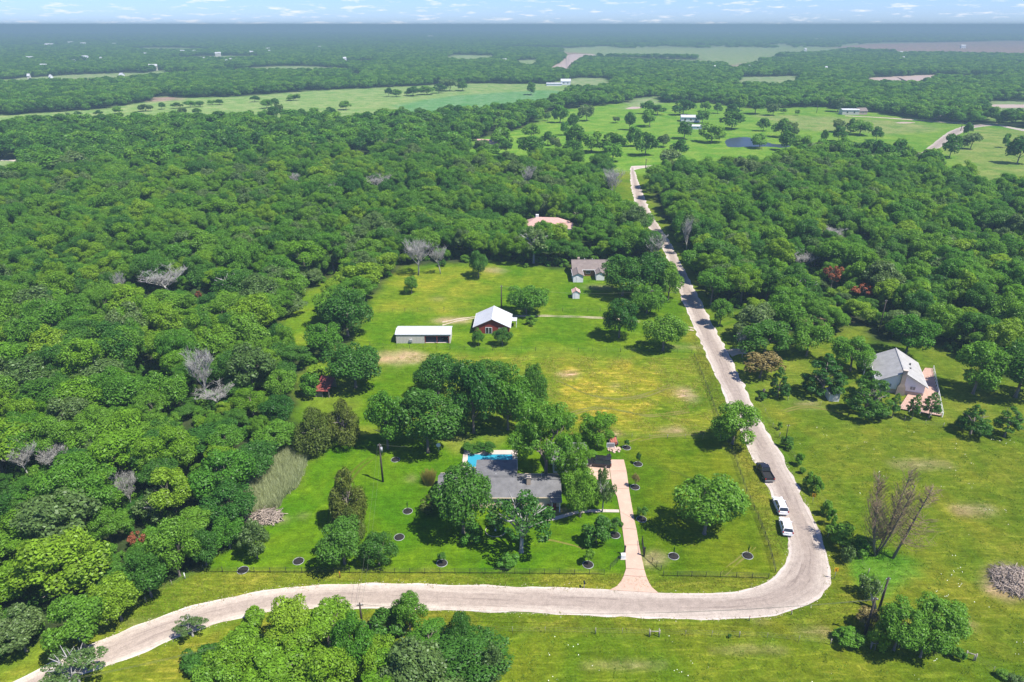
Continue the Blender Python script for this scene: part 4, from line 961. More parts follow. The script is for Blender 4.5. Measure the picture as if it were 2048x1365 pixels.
for i, q in enumerate(((300, 530, 390, 580, 'wide grey dead tree with fine bare branches in the left wood'), (236, 540, 264, 590, 'bare forked snag in the left wood'), (383, 695, 447, 780, 'pale dead tree with upright bare twigs left of the rusty shed'),
    (403, 768, 482, 805, 'lower grey dead tree spreading just below the pale one'), (88, 890, 152, 935, 'snag with white bare limbs low in the left wood'), (238, 945, 292, 1002, 'bleached dead trunk with forked arms left of the cane thicket'),
    (34, 880, 96, 942, 'twiggy bare crown at the left frame edge'), (645, 365, 685, 390, 'small grey snag in the upper left wood'), (575, 345, 605, 370, 'thin pale snag near the top of the left wood'), (738, 345, 792, 378, 'pale bare crown in the wood above the farm'),
    (1044, 328, 1078, 372, 'grey snag beside the pale long roof'), (1200, 335, 1246, 385, 'dead-topped tree near the road junction'), (1576, 498, 1638, 532, 'white spreading dead tree in the right wood'), (1634, 455, 1700, 480, 'flat grey dead brush in the right wood'),
    (806, 478, 868, 532, 'left grey bare shrub at the top of the farm field'), (862, 486, 900, 532, 'right grey bare shrub at the top of the farm field'), (1288, 465, 1340, 512, 'bare tree overhanging the road'), (535, 695, 560, 720, 'small bare twigs at the wood edge above the rusty shed'),
    (1468, 655, 1500, 700, 'grey dead limbs at the gravel entrance'), (1360, 430, 1384, 490, 'pale vine-hung trunk at the right road edge'), (150, 685, 178, 705, 'short white dead limbs in the left wood'))):
    bare(*q, var=i)
for q in ((1640, 528, 1676, 570, 'rust', 'brown dead tree standing in the right wood'), (1698, 568, 1743, 594, 'rust', 'red-leaved tree top in the right wood'), (1528, 483, 1548, 507, 'rust', 'russet sprig in the right wood near the road'), (258, 1072, 294, 1088, 'rust', 'rusty dead spray low in the left wood'), (394, 580, 408, 600, 'rust', 'small orange spot of dead leaves in the left wood')):
    b = G((q[0] + q[2]) / 2, q[3] + 0.5 * (q[3] - q[1])); r = (q[2] - q[0]) / 2 * depth((q[0] + q[2]) / 2, q[3]) / FPX
    H = max(1.5, (q[3] - q[1]) / 2 * depth(q[0], q[3]) / FPX)
    yc = (q[1] + q[3]) / 2; d2 = -SP + (682.5 - yc) / FPX * CP; d1 = CP + (682.5 - yc) / FPX * SP
    SNAGS.append((b.x, b.y, r))
    plant(b.x, b.y, r, H, CAM_H + d2 * b.y / d1, q[4], q[5], 'dead tree', name='dead_tree')
def cypress(seed, leaders, nb, reach, up, side=0.0, r0=0.02):
    """Dead conifer: straight leaders feathered with fine upturned twigs from low down to the tip."""
    rng = random.Random(seed); tr, br = MB(), MB()
    for k in range(leaders):
        a = 6.28 * k / leaders + .4; w = .30 if leaders > 1 else 0.0; h = 1.0 - .14 * (k % 3)
        P = lambda t: Vector((math.cos(a) * w * t ** .7, math.sin(a) * w * t ** .7, h * t))
        tr.tube([P(t / 5) for t in range(6)], [r0 * (1 - t / 6.5) for t in range(6)], 6)
        for i in range(nb):
            t = rng.uniform(.12, .99) ** .85; o = P(t); b = rng.uniform(0, 6.28)
            L = reach * (1.05 - .75 * t) * rng.uniform(.5, 1.1) * (1 + side * math.cos(b))
            d = Vector((math.cos(b), math.sin(b), up)).normalized()
            m = o + d * L * .55; e = o + d * L + Vector((0, 0, L * .25))
            br.tube([o, m, e], [.0045, .003, .0015], 3, False)
            for _ in range(4):
                q = o.lerp(e, rng.uniform(.25, .95)); f = rng.uniform(0, 6.28); l = L * rng.uniform(.2, .5)
                br.tube([q, q + Vector((math.cos(f) * l, math.sin(f) * l, l * (.4 + up)))], [.0028, .0012], 3, False)
    return [(tr.mesh('dead_trunk', M['bark']), br.mesh('twigs', M['bark_brown']))]
CY1 = cypress(300, 4, 90, .34, .55)
bare(1700, 936, 1800, 1100, 'tall dead cypress with dense brown twigs in the right pasture', yb=1112, meshes=CY1)
CY2 = cypress(305, 1, 120, .42, .10, .35, .022)
c2 = bare(1772, 968, 1862, 1100, 'slimmer leaning dead cypress beside the tall one', yb=1117, meshes=CY2)
c2.rotation_euler = (0, 0.2, 0); c2.location.x -= 2.6

# ---------------------------------------------------------------- the woods
HAND = np.array([(t[1], t[2], t[3]) for t in TREES])
def scatter():
    rng = np.random.default_rng(11)
    X, Y, S = [], [], []
    r = 70.0
    while r < 8200:
        s = 6.3 * (max(r, 330) / 330) ** 0.5
        n = int(2.1 / (s / r))
        th = np.linspace(-1.05, 1.05, n) + rng.normal(0, 0.30 * s / r, n)
        rr = r + rng.normal(0, 0.26 * s, n)
        X.append(rr * np.sin(th)); Y.append(rr * np.cos(th)); S.append(np.full(n, s))
        r += s * 0.87
    X, Y, S = np.concatenate(X), np.concatenate(Y), np.concatenate(S)
    px, py = projn(X, Y)
    m = (px > -420) & (px < 2470) & is_wood(X + wobble(X, Y, 1.5, 14), Y + wobble(Y, X, 1.5, 14))
    clumps = in_world(X, Y, [(1150, 97), (1420, 97), (1700, 96), (1720, 87), (1600, 85), (1440, 89), (1160, 92)]) & (np.sin(X * .021 + 2 * np.sin(Y * .013)) + np.sin(X * .047 + Y * .011) > .55) & (px > 0) & (px < 2100)
    m |= clumps
    X, Y, S = X[m], Y[m], S[m]
    near = np.hypot(X, Y) < 420
    for hx, hy, hr in HAND:
        m = ~(near & (np.hypot(X - hx, Y - hy) < 0.8 * hr + 1.8))
        X, Y, S, near = X[m], Y[m], S[m], near[m]
    for hx, hy, hr in SNAGS:
        m = np.hypot(X - hx, Y - hy) > 0.55 * hr + 1.2
        X, Y, S = X[m], Y[m], S[m]
    return X, Y, S, rng
WX, WY, WS, wr = scatter()
n_w = len(WX)
WR = np.minimum(WS * (0.44 + 0.62 * wr.uniform(0, 1, n_w) ** 1.4), 8.5)
WH = np.minimum(WR * wr.uniform(0.5, 1.2, n_w), 5.0)                       # half height of the crown
WZ = np.maximum(WH * 0.9 + wr.uniform(0.3, 5.2, n_w) * np.where(np.hypot(WX, WY) > 800, 0.3, 1.0), 2.6)
for hx, hy, hr in SNAGS:            # young growth in front of the snags
    dd_ = math.hypot(hx, hy); ux_, uy_ = hx / dd_, hy / dd_
    al = (hx - WX) * ux_ + (hy - WY) * uy_; la = np.abs((hx - WX) * uy_ - (hy - WY) * ux_)
    m_ = (al > -1) & (al < 20) & (la < hr + 2.5)
    WR[m_] *= .7; WH[m_] *= .6; WZ[m_] = np.minimum(WZ[m_], 1.0 + WH[m_])
patch = np.sin(WX * 0.045 + 2 * np.sin(WY * 0.021)) + np.sin(WY * 0.038 + 1.5 * np.sin(WX * 0.027))
u = wr.uniform(0, 1, n_w) + 0.11 * patch
WK = np.where(u < 0.30, 0, np.where(u < 0.68, 1, np.where(u < 0.91, 2, 3)))
d_w = np.hypot(WX, WY)
wpx, wpy = projn(WX, WY)
WK = np.where((d_w > 240) & (WK == 2) & (wr.uniform(0, 1, n_w) < 0.55), 1, WK)
WK = np.where((d_w > 480) & (WK > 1), wr.integers(0, 2, n_w), WK)
KN = ['dark', 'mid', 'bright', 'grey', 'feather']
WK = np.where((WK < 2) & (d_w < 480) & (wr.uniform(0, 1, n_w) < 0.30), 4, WK)
LO['feather'] = LO['mid']
in_view = (wpx > -40) & (wpx < 2088) & (wpy < 1420) & (wpy > 40)
order = np.argsort(-(WR / d_w) * in_view)
N_THINGS = 148
chosen = order[:N_THINGS]
SRC = {}
for i in sorted(chosen, key=lambda i: d_w[i]):
    k = KN[WK[i]]
    q_ = wr.uniform()
    if k == 'dark' and q_ < 0.10: k = 'sparse'
    elif k == 'dark' and q_ < 0.22: k = 'grey'
    o = plant(WX[i], WY[i], WR[i], WH[i], WZ[i], k, auto_label(WX[i], WY[i], WR[i], k, 'tree'), 'tree', 'trees of the dense wood', name='tree')
    SRC.setdefault(k, o.children[0])

def instanced(name, sources, loc, rotz, scl, idx, label, kind='stuff'):
    """ONE object that repeats whole plants nobody could count, by geometry nodes."""
    me = bpy.data.meshes.new(name)
    n = len(loc)
    me.vertices.add(n); me.vertices.foreach_set('co', np.asarray(loc, np.float32).ravel())
    a = me.attributes.new('turn', 'FLOAT_VECTOR', 'POINT'); a.data.foreach_set('vector', np.stack([0 * rotz, 0 * rotz, rotz], 1).astype(np.float32).ravel())
    a = me.attributes.new('size', 'FLOAT_VECTOR', 'POINT'); a.data.foreach_set('vector', np.asarray(scl, np.float32).ravel())
    a = me.attributes.new('which', 'INT', 'POINT'); a.data.foreach_set('value', np.asarray(idx, np.int32))
    o = add(name, me)
    ng = bpy.data.node_groups.new(name, 'GeometryNodeTree')
    ng.interface.new_socket('Geometry', in_out='INPUT', socket_type='NodeSocketGeometry')
    ng.interface.new_socket('Geometry', in_out='OUTPUT', socket_type='NodeSocketGeometry')
    nd, lk = ng.nodes, ng.links
    gi, go = nd.new('NodeGroupInput'), nd.new('NodeGroupOutput')
    def attr(nm, dt):
        q = nd.new('GeometryNodeInputNamedAttribute'); q.data_type = dt; q.inputs[0].default_value = nm; return q.outputs[0]
    last = None
    joins = nd.new('GeometryNodeJoinGeometry')
    sel = attr('which', 'INT')
    for j, s in enumerate(sources):
        oi = nd.new('GeometryNodeObjectInfo'); oi.transform_space = 'ORIGINAL'
        oi.inputs['Object'].default_value = s; oi.inputs['As Instance'].default_value = True
        ip = nd.new('GeometryNodeInstanceOnPoints')
        cmpn = nd.new('FunctionNodeCompare'); cmpn.data_type = 'INT'; cmpn.operation = 'EQUAL'
        ins = [q for q in cmpn.inputs if q.type == 'INT' and q.enabled] or [q for q in cmpn.inputs if q.type == 'INT']
        lk.new(sel, ins[0]); ins[1].default_value = j
        lk.new(gi.outputs[0], ip.inputs['Points']); lk.new(cmpn.outputs[0], ip.inputs['Selection']); lk.new(oi.outputs['Geometry'], ip.inputs['Instance'])
        lk.new(attr('turn', 'FLOAT_VECTOR'), ip.inputs['Rotation']); lk.new(attr('size', 'FLOAT_VECTOR'), ip.inputs['Scale'])
        lk.new(ip.outputs[0], joins.inputs[0])
    lk.new(joins.outputs[0], go.inputs[0])
    md = o.modifiers.new('plants', 'NODES'); md.node_group = ng
    return tag(o, label, None, None, kind)

# the source plants are crowns that stand in the scene themselves
by_mesh = {}
for o in bpy.data.objects:
    if o.type == 'MESH' and o.name.startswith('crown'): by_mesh.setdefault(o.data.name, o)
def sources(keys, table):
    out = []
    for k in keys:
        l = [by_mesh[m.name] for m in table[k] if m.name in by_mesh]
        out.append(l)
    return out
hi_src = sources(KN, HI); lo_src = sources(KN, LO)
rest = np.setdiff1d(np.arange(n_w), chosen)
def wood_stuff(name, mask, src, label, flat_=1.0):
    ids = rest[mask[rest]]
    flatsrc, start = [], []
    for l in src: start.append(len(flatsrc)); flatsrc += l
    idx = np.array([start[WK[i]] + wr.integers(0, max(1, len(src[WK[i]]))) for i in ids])
    loc = np.stack([WX[ids], WY[ids], WZ[ids]], 1)
    e_ = wr.uniform(.82, 1.22, len(ids)); scl = np.stack([WR[ids] * e_, WR[ids] / e_, WH[ids]], 1)
    instanced(name, flatsrc, loc, wr.uniform(0, 6.28, len(ids)), scl, idx, label)
wood_stuff('woodland', d_w < 460, hi_src, 'close wood of mixed green trees around the lot')
wood_stuff('far_woodland', (d_w >= 460), lo_src, 'far woods fading into haze up to the horizon')
# undergrowth that fills the gaps of the near woods
m = (d_w < 330) & in_view
ux, uy = np.concatenate([WX[m] + wr.normal(0, 3.2, m.sum()) for _ in range(2)]), np.concatenate([WY[m] + wr.normal(0, 3.2, m.sum()) for _ in range(2)])
for hx, hy, hr in SNAGS: ux, uy = np.append(ux, hx + wr.normal(0, 3, 14)), np.append(uy, hy + wr.normal(0, 3, 14))
ok = is_wood(ux, uy); ux, uy = ux[ok], uy[ok]
us = wr.uniform(0.9, 2.0, len(ux))
shr = [by_mesh[q.name] for q in HI['shrub'] if q.name in by_mesh]
instanced('undergrowth', shr, np.stack([ux, uy, us * .6], 1), wr.uniform(0, 6.28, len(ux)), np.stack([us, us, us * .8], 1), wr.integers(0, len(shr), len(ux)), 'scrubby undergrowth below the near trees')
write_labels()
print('wood trees', n_w, 'hi', int((d_w < 460).sum()))

# ------------------------------------------------------------------ buildings
def window(root, c, w, h, axis, mat_=None, bars=1):
    """A framed window on a wall; axis is the outward direction of the wall in the thing's own space."""
    ax = Vector(axis).normalized(); side = Vector((-ax.y, ax.x, 0)); up = Vector((0, 0, 1)); c = Vector(c)
    rz = math.atan2(side.y, side.x)
    f = MB()
    for s in (-1, 1):
        f.box(c + side * s * (w / 2) + ax * .02, (.09, .08, h + .09), rz); f.box(c + up * s * (h / 2) + ax * .02, (w - .09, .08, .09), rz)
    for i in range(bars): f.box(c + side * (w * ((i + 1) / (bars + 1) - .5)) + ax * .02, (.05, .06, h - .09), rz)
    fo = f.build('window', M['trim_white'], root)
    MB().box(c + ax * .006, (w, .03, h), rz).build('pane', mat_ or M['glass_pale'], fo)
    return fo

def door(root, c, w, h, axis, mat_, rz=None):
    ax = Vector(axis).normalized(); side = Vector((-ax.y, ax.x, 0)); rz = math.atan2(side.y, side.x); c = Vector(c)
    d = MB().box(c + ax * .025, (w, .06, h), rz).build('door', mat_, root)
    MB().box(c + ax * .075 + side * (w * .4), (.06, .05, .12), rz).build('handle', M['galvanised'], d)
    return d

def gable(root, x0, x1, yf, yr, yb, ze, zr, zb, wall, roof, over=0.45, thick=0.14, side_over=None, wall_name='wall', caps=True):
    """Walls with gable ends and two roof slopes; ridge runs along x at yr."""
    so = over if side_over is None else side_over
    prof = [(yf, 0), (yb, 0), (yb, zb), (yr, zr - .02), (yf, ze)]
    w = MB(); w.loft([[(x0, y, z) for y, z in prof], [(x1, y, z) for y, z in prof]]); w.build(wall_name, wall, root)
    r = MB()
    for y_e, z_e, s in ((yf, ze, -1), (yb, zb, 1)):
        sl = (zr - z_e) / abs(yr - y_e); ye, zz = y_e + s * over, z_e - sl * over
        a = [(ye, zz + .03), (yr, zr + .03), (yr, zr + .03 + thick), (ye, zz + .03 + thick)]
        r.loft([[(x0 - so, y, z) for y, z in a], [(x1 + so, y, z) for y, z in a]])
    ro = r.build('roof', roof, root)
    if caps and roof is M['white_metal']:
        sm_ = MB(); k = int((x1 - x0 + 2 * so) / .75)
        for y_e, z_e, s in ((yf, ze, -1), (yb, zb, 1)):
            sl = (zr - z_e) / abs(yr - y_e); ye, zz = y_e + s * over, z_e - sl * over
            for i in range(1, k):
                x = x0 - so + i * (x1 - x0 + 2 * so) / k; h_ = .03 + thick
                sm_.loft([[(x - .03, ye, zz + h_ - .01), (x + .03, ye, zz + h_ - .01), (x + .03, ye, zz + h_ + .05), (x - .03, ye, zz + h_ + .05)], [(x - .03, yr, zr + h_ - .01), (x + .03, yr, zr + h_ - .01), (x + .03, yr, zr + h_ + .05), (x - .03, yr, zr + h_ + .05)]])
        tag(sm_.build('roof_seams', roof, ro), kind='stuff')
    if caps:
        MB().box(((x0 + x1) / 2, yr, zr + thick + .05), (x1 - x0 + 2 * so + .02, .3, .06)).build('ridge_cap', roof, ro)
        for y_e, z_e, s in ((yf, ze, -1), (yb, zb, 1)):
            sl = (zr - z_e) / abs(yr - y_e); ye, zz = y_e + s * over, z_e - sl * over
            MB().box(((x0 + x1) / 2, ye + s * .03, zz + .10), (x1 - x0 + 2 * so, .05, .2)).build('fascia', M['trim_white'] if wall is not M['cream_wall'] else M['cream_wall'], ro)
    return ro

def main_house():
    h = thing('house', 'long cream brick house with grey shingle roof behind the lawn trees', 'house', (-2.3, 100.3, 0))
    X = lambda x: x + 2.3
    gable(h, X(-13.3), X(0.6), 0.0, 3.3, 7.0, 2.45, 4.35, 2.4, M['cream_wall'], M['shingle_grey'], 0.3)
    wing = MB(); wing.loft([[(X(-6.6), y, z) for y, z in ((6.9, 0), (10.9, 0), (10.9, 2.4), (6.9, 2.9))], [(X(0.5), y, z) for y, z in ((6.9, 0), (10.9, 0), (10.9, 2.4), (6.9, 2.9))]]); wing.build('wing_wall', M['cream_wall'], h)
    a_ = [(3.9, 4.16), (11.3, 2.52), (11.3, 2.66), (3.9, 4.30)]
    MB().loft([[(X(-6.9), y, z) for y, z in a_], [(X(0.95), y, z) for y, z in a_]]).build('wing_roof', M['shingle_grey'], h)
    gable(h, X(0.62), X(8.7), 0.25, 3.1, 6.8, 2.35, 3.95, 2.35, M['cream_wall'], M['shingle_grey'], 0.3, wall_name='wall')
    for x in (-1.4, -.5): window(h, (X(x), -.005, 1.55), .85, 1.35, (0, -1, 0), M['glass_dark'])
    for x in (-5.2, -9.5, 4.0): window(h, (X(x), -.005 if x < 0.6 else .245, 1.5), 1.5, 1.2, (0, -1, 0), M['glass_dark'])
    window(h, (X(-13.305), 3.5, 1.5), 1.3, 1.2, (-1, 0, 0), M['glass_dark'])
    door(h, (X(7.6), .245, 1.05), 1.0, 2.1, (0, -1, 0), M['wood_door'])
    c = MB(); c.box((X(3.05), 2.35, 3.95), (.75, .65, 2.3)).build('chimney', M['brick_tan'], h)
    MB().box((X(3.05), 2.35, 5.14), (.9, .8, .09)).build('chimney_cap', M['concrete'], h.children[-1])
    for x in (-3.0, 5.5): MB().cyl((X(x), 4.6, 3.4), (X(x), 4.6, 4.3), .07, 8).build('vent_pipe', M['galvanised'], h)
    for x in (7.2, 8.6): MB().box((X(x), -1.2, 1.15), (.16, .16, 2.3)).build('porch_post', M['trim_white'], h)
    MB().box((X(7.9), -.6, 2.28), (2.2, 1.75, .12)).build('porch_roof', M['shingle_grey'], h)
main_house()
def garage():
    h = thing('garage', 'grey-roofed garage hidden by the light feathery tree', 'garage', (11.3, 111.0, 0))
    gable(h, -3.2, 3.1, 0, 3.2, 6.4, 2.5, 4.2, 2.5, M['white_wall'], M['shingle_grey'], .4)
    door(h, (3.1, 3.2, 1.1), 2.6, 2.2, (1, 0, 0), M['trim_white'])
garage()
def pool():
    p = thing('swimming_pool', 'blue swimming pool with pale coping behind the grey-roofed house', 'swimming pool', (-4.4, 115, 0))
    x0, x1, y0, y1 = -4.6, 4.5, -2.2, 2.2
    m = MB(); m.poly([(x0, y0, .05), (x1, y0, .05), (x1, y1, .05), (x0, y1, .05)]); m.build('water', M['pool_water'], p)
    for c, d in (((0, y1 + .75, .07), (x1 - x0 + 2.0, 1.5, .14)), ((0, y0 - .5, .07), (x1 - x0 + 2.0, 1.0, .14)), ((x0 - .5, 0, .07), (1.0, y1 - y0, .14)), ((x1 + .5, 0, .07), (1.0, y1 - y0, .14))):
        MB().box(c, d).build('coping', M['concrete'], p)
    r = MB()
    for dy in (-.3, .3): r.tube([(x0 - .5, y1 - .5 + dy, .1), (x0 - .5, y1 - .5 + dy, .9), (x0 + .3, y1 - .5 + dy, .9), (x0 + .35, y1 - .5 + dy, .1)], .035, 6)
    r.build('ladder', M['galvanised'], p)
pool()
def metal_garage():
    h = thing('garage', 'long beige metal garage with white roof and open bay', 'garage', (-24.5, 171.2, 0), 0.004)
    L, W = 15.0, 5.4
    w = MB()
    for c, d in (((-3.55, 0, 1.35), (7.9, .12, 2.7)), ((0, W, 1.35), (L, .12, 2.7)), ((-L / 2 + .06, W / 2, 1.35), (.12, W - .12, 2.7)), ((L / 2 - .06, W / 2, 1.35), (.12, W - .12, 2.7)), ((3.98, 0, 2.43), (7.16, .12, .54)), ((7.24, 0, 1.08), (.5, .12, 2.16))): w.box(c, d)
    for x in (-L / 2 + .06, L / 2 - .06): w.poly([(x, 0, 2.7), (x, W, 2.7), (x, W / 2, 3.25)])
    wo = w.build('wall', M['beige_metal'], h)
    for i in range(20): MB().box((-7.3 + i * .395, -.075, 1.35), (.05, .03, 2.66)).build('wall_rib', M['beige_metal'], wo)
    for i in range(3): MB().box((.5 + i * 3.28, -.03, 1.08), (.16, .16, 2.16)).build('bay_post', M['red_wall'], h)
    MB().box((3.8, -.035, 2.14), (7.0, .09, .12)).build('bay_lintel', M['red_wall'], h)
    MB().box((3.7, W - .2, 1.3), (7.2, .05, 2.5)).build('back_lining', M['wood_grey'], h)
    MB().box((3.7, W / 2, .03), (7.2, W - .3, .06)).build('floor_slab', M['concrete'], h)
    rl = None
    n = 16; pw = (L + .5) / n
    ro = bpy.data.objects.new('roof', None); COL.objects.link(ro); ro.parent = h
    for i in range(n):
        for s in (0, 1):
            y0, y1, z0, z1 = (-.25, W / 2, 2.70, 3.30) if s == 0 else (W + .25, W / 2, 2.70, 3.30)
            x = -L / 2 - .25 + i * pw
            m = MB(); m.loft([[(x + .01, y0, z0), (x + .01, y1, z1), (x + .01, y1, z1 + .04), (x + .01, y0, z0 + .04)], [(x + pw - .01, y0, z0), (x + pw - .01, y1, z1), (x + pw - .01, y1, z1 + .04), (x + pw - .01, y0, z0 + .04)]])
            m.box((x, (y0 + y1) / 2, (z0 + z1) / 2 + .05), (.04, .02, .02))
            m.build('roof_panel', M['white_metal'], ro)
    MB().box((-5.6 + 2.2, -.3, .95), (.75, .5, .7)).build('cooling_unit', M['galvanised'], h)
metal_garage()
def red_house():
    h = thing('house', 'red metal house with white gable roof beside the metal garage', 'house', (-5.5, 182.3, 0), math.radians(87.5))
    L, W = 9.4, 9.9
    gable(h, -L / 2, L / 2, -W / 2, 0, W / 2, 2.15, 4.5, 2.15, M['red_wall'], M['white_metal'], .4)
    ax = (-1, 0, 0); x = -L / 2
    f = MB()
    d = MB().box((x - .03, .9, 1.0), (.06, 1.9, 2.0)).build('sliding_door', M['trim_white'], h)
    for dy in (-.45, .45): MB().box((x - .07, .9 + dy, 1.0), (.03, .74, 1.8)).build('pane', M['glass_dark'], d)
    window(h, (x, -2.6, 1.4), 1.3, .9, ax, M['glass_dark'])
    MB().box((1.4, -W / 2 - 1.0, 2.0), (2.6, 1.9, .12)).build('porch_roof', M['white_metal'], h)
    for px_ in (.2, 2.6): MB().box((px_, -W / 2 - 1.8, .97), (.12, .12, 1.94)).build('porch_post', M['trim_white'], h)
    window(h, (2.8, -W / 2, 1.3), 1.0, 1.0, (0, -1, 0), M['glass_dark'])
red_house()
def brown_house():
    h = thing('house', 'brown-roofed ranch house with wooden wall and white wing', 'house', (27.2, 226.8, 0))
    gable(h, -5.8, 6.5, 0, 4.2, 8.4, 2.6, 4.5, 2.6, M['wood_door'], M['shingle_brown'], .5)
    w = bpy.data.objects.new('wing', None); COL.objects.link(w); w.parent = h; w.location = (-4.6, -3.2, 0); w.rotation_euler = (0, 0, math.pi / 2)
    gable(w, -3.2, 3.15, -1.7, 0, 1.7, 2.4, 3.2, 2.4, M['white_wall'], M['shingle_brown'], .25)
    w2 = bpy.data.objects.new('wing', None); COL.objects.link(w2); w2.parent = h; w2.location = (3.2, -2.2, 0); w2.rotation_euler = (0, 0, math.pi / 2)
    gable(w2, -2.2, 2.1, -1.4, 0, 1.4, 2.3, 3.0, 2.3, M['white_wall'], M['shingle_brown'], .25)
    door(w, (-3.2, .1, 1.0), .9, 2.0, (-1, 0, 0), M['trim_white'])
    window(h, (-.6, 0, 1.5), 1.4, 1.0, (0, -1, 0), M['glass_dark'])
    MB().box((-3.6, 5.2, 4.4), (.8, .6, 1.6)).build('chimney', M['brick_tan'], h)
    for x in (-1.5, 1.2): MB().cyl((x, 5.0, 4.0), (x, 5.0, 4.9), .12, 8).build('vent_pipe', M['galvanised'], h)
brown_house()
def shed(name, label, x, y, rz, w, d, hw, hr, wall, roof, dm):
    h = thing(name, label, 'shed', (x, y, 0), rz)
    s = bpy.data.objects.new('body', None); COL.objects.link(s); s.parent = h; s.rotation_euler = (0, 0, math.pi / 2)
    gable(s, -d / 2, d / 2, -w / 2, 0, w / 2, hw, hr, hw, wall, roof, .18, .07)
    door(s, (-d / 2, 0, hw * .45), w * .42, hw * .88, (-1, 0, 0), dm)
    return h
shed('shed', 'little white shed with pink roof alone on the farm grass', 20.6, 206.4, 0, 2.2, 2.8, 2.1, 2.75, M['white_wall'], M['pink_roof'], M['trim_white'])
shed('shed', 'small white garden shed with brown roof left of the white house', 75.4, 140.3, -.1, 2.3, 2.6, 2.1, 2.8, M['white_wall'], M['shingle_brown'], M['trim_white'])
def rust_shed():
    h = thing('shed', 'open lean-to shed with rusty red sheet roof in the lot', 'shed', (-44.6, 143.5, 0), -.06)
    for i in range(5):
        x = -1.75 + i * .7
        m = MB(); m.loft([[(x + .012, -3.0, 1.85), (x + .012, 3.0, 2.85), (x + .012, 3.0, 2.89), (x + .012, -3.0, 1.89)], [(x + .688, -3.0, 1.85 + .02 * (i % 2)), (x + .688, 3.0, 2.85), (x + .688, 3.0, 2.89), (x + .688, -3.0, 1.89 + .02 * (i % 2))]])
        m.build('roof_sheet', M['rust_roof'], h)
    for x in (-1.6, 0, 1.6):
        MB().box((x, -2.6, .95), (.14, .14, 1.84)).build('post', M['wood_grey'], h); MB().box((x, 2.7, 1.38), (.14, .14, 2.74)).build('post', M['wood_grey'], h)
    for z in (.35, .75, 1.15): MB().box((-.8, -2.55, z), (1.7, .04, .3)).build('wall_board', M['wood_grey'], h)
    for z in (.4, .9, 1.4, 1.9): MB().box((-1.7, 0, z), (.04, 5.2, .42)).build('wall_board', M['wood_grey'], h)
    MB().box((0, 2.74, 1.2), (3.4, .05, 2.3)).build('back_wall', M['wood_grey'], h)
rust_shed()
def white_house():
    rz = math.atan2(13.95, 4.95)
    h = thing('house', 'white-walled house with wide pale grey roof and tall front chimney', 'house', (94.6, 148.9, 0), rz)
    L = 13.4
    gable(h, -L / 2, L / 2, -5.0, 0, 5.0, 2.95, 5.75, 2.95, M['white_wall'], M['shingle_pale'], .55, side_over=.5)
    w = MB(); a = [(5.56, 2.56), (7.1, 1.72), (7.1, 1.86), (5.56, 2.70)]
    w.loft([[(1.0, y, z) for y, z in a], [(L / 2 + .5, y, z) for y, z in a]]); w.build('porch_roof', M['shingle_pale'], h)
    for x in (1.2, 4.0, L / 2): MB().box((x, 6.9, .85), (.16, .16, 1.7)).build('porch_post', M['trim_white'], h)
    x = -L / 2
    MB().box((x - .04, 0, .55), (.1, 9.9, 1.1)).build('brick_skirt', M['brick_tan'], h)
    c = MB(); c.loft([[(x - .75, -1.0, 0), (x - .05, -1.0, 0), (x - .05, .9, 0), (x - .75, .9, 0)], [(x - .75, -.9, 2.2), (x - .05, -.9, 2.2), (x - .05, .8, 2.2), (x - .75, .8, 2.2)], [(x - .7, -.5, 3.0), (x - .05, -.5, 3.0), (x - .05, .4, 3.0), (x - .7, .4, 3.0)], [(x - .7, -.5, 6.5), (x - .05, -.5, 6.5), (x - .05, .4, 6.5), (x - .7, .4, 6.5)]])
    co = c.build('chimney', M['brick_tan'], h)
    MB().box((x - .38, -.05, 6.56), (.85, 1.1, .12)).build('chimney_cap', M['concrete'], co)
    window(h, (x, 2.6, 2.0), 1.2, .95, (-1, 0, 0)); window(h, (x, -2.5, 2.0), 1.2, .95, (-1, 0, 0))
    for yy in (-4, -1, 2.0, 4.4): window(h, (yy, -5.0, 1.6), 1.2, 1.1, (0, -1, 0), M['glass_dark'])
    for a_, b_ in ((1.0, -2.5), (-1.6, -2.2)): MB().cyl((a_, b_, 4.1), (a_, b_, 4.95), .2, 10).build('roof_vent', M['black_metal'], h)
white_house()
def deck():
    pts = [G(1797, 817, .35), G(1884, 832, .35), G(1865, 737, .35), G(1850, 736, .35)]
    c = (pts[0] + pts[1] + pts[2] + pts[3]) / 4
    d = thing('deck', 'pinkish timber deck with white rail beside the white house', 'deck', (c.x, c.y, 0))
    q = [p - Vector((c.x, c.y, .35)) for p in pts]
    n = 22
    A, B, C_, D_ = q
    for i in range(n):
        t0, t1 = i / n + .002, (i + 1) / n - .002
        a, b = A.lerp(B, t0), A.lerp(B, t1); e, f = D_.lerp(C_, t0), D_.lerp(C_, t1)
        MB().prism([(a.x, a.y), (b.x, b.y), (f.x, f.y), (e.x, e.y)], .28, .36 + .008 * (i % 2)).build('deck_board', M['deck_wood'], d)
    for P, Q in ((A, B), (B, C_)):
        k = max(2, int((Q - P).length / 1.8)); v = (Q - P).normalized(); n_ = Vector((v.y, -v.x, 0)) * .12
        for i in range(k + 1):
            p = P.lerp(Q, i / k) + n_; MB().box((p.x, p.y, .6), (.1, .1, 1.2)).build('rail_post', M['trim_white'], d)
        for z in (.75, 1.2): MB().tube([(P + n_ + Vector((0, 0, z))), (Q + n_ + Vector((0, 0, z)))], .04, 4).build('rail', M['trim_white'], d)
deck()
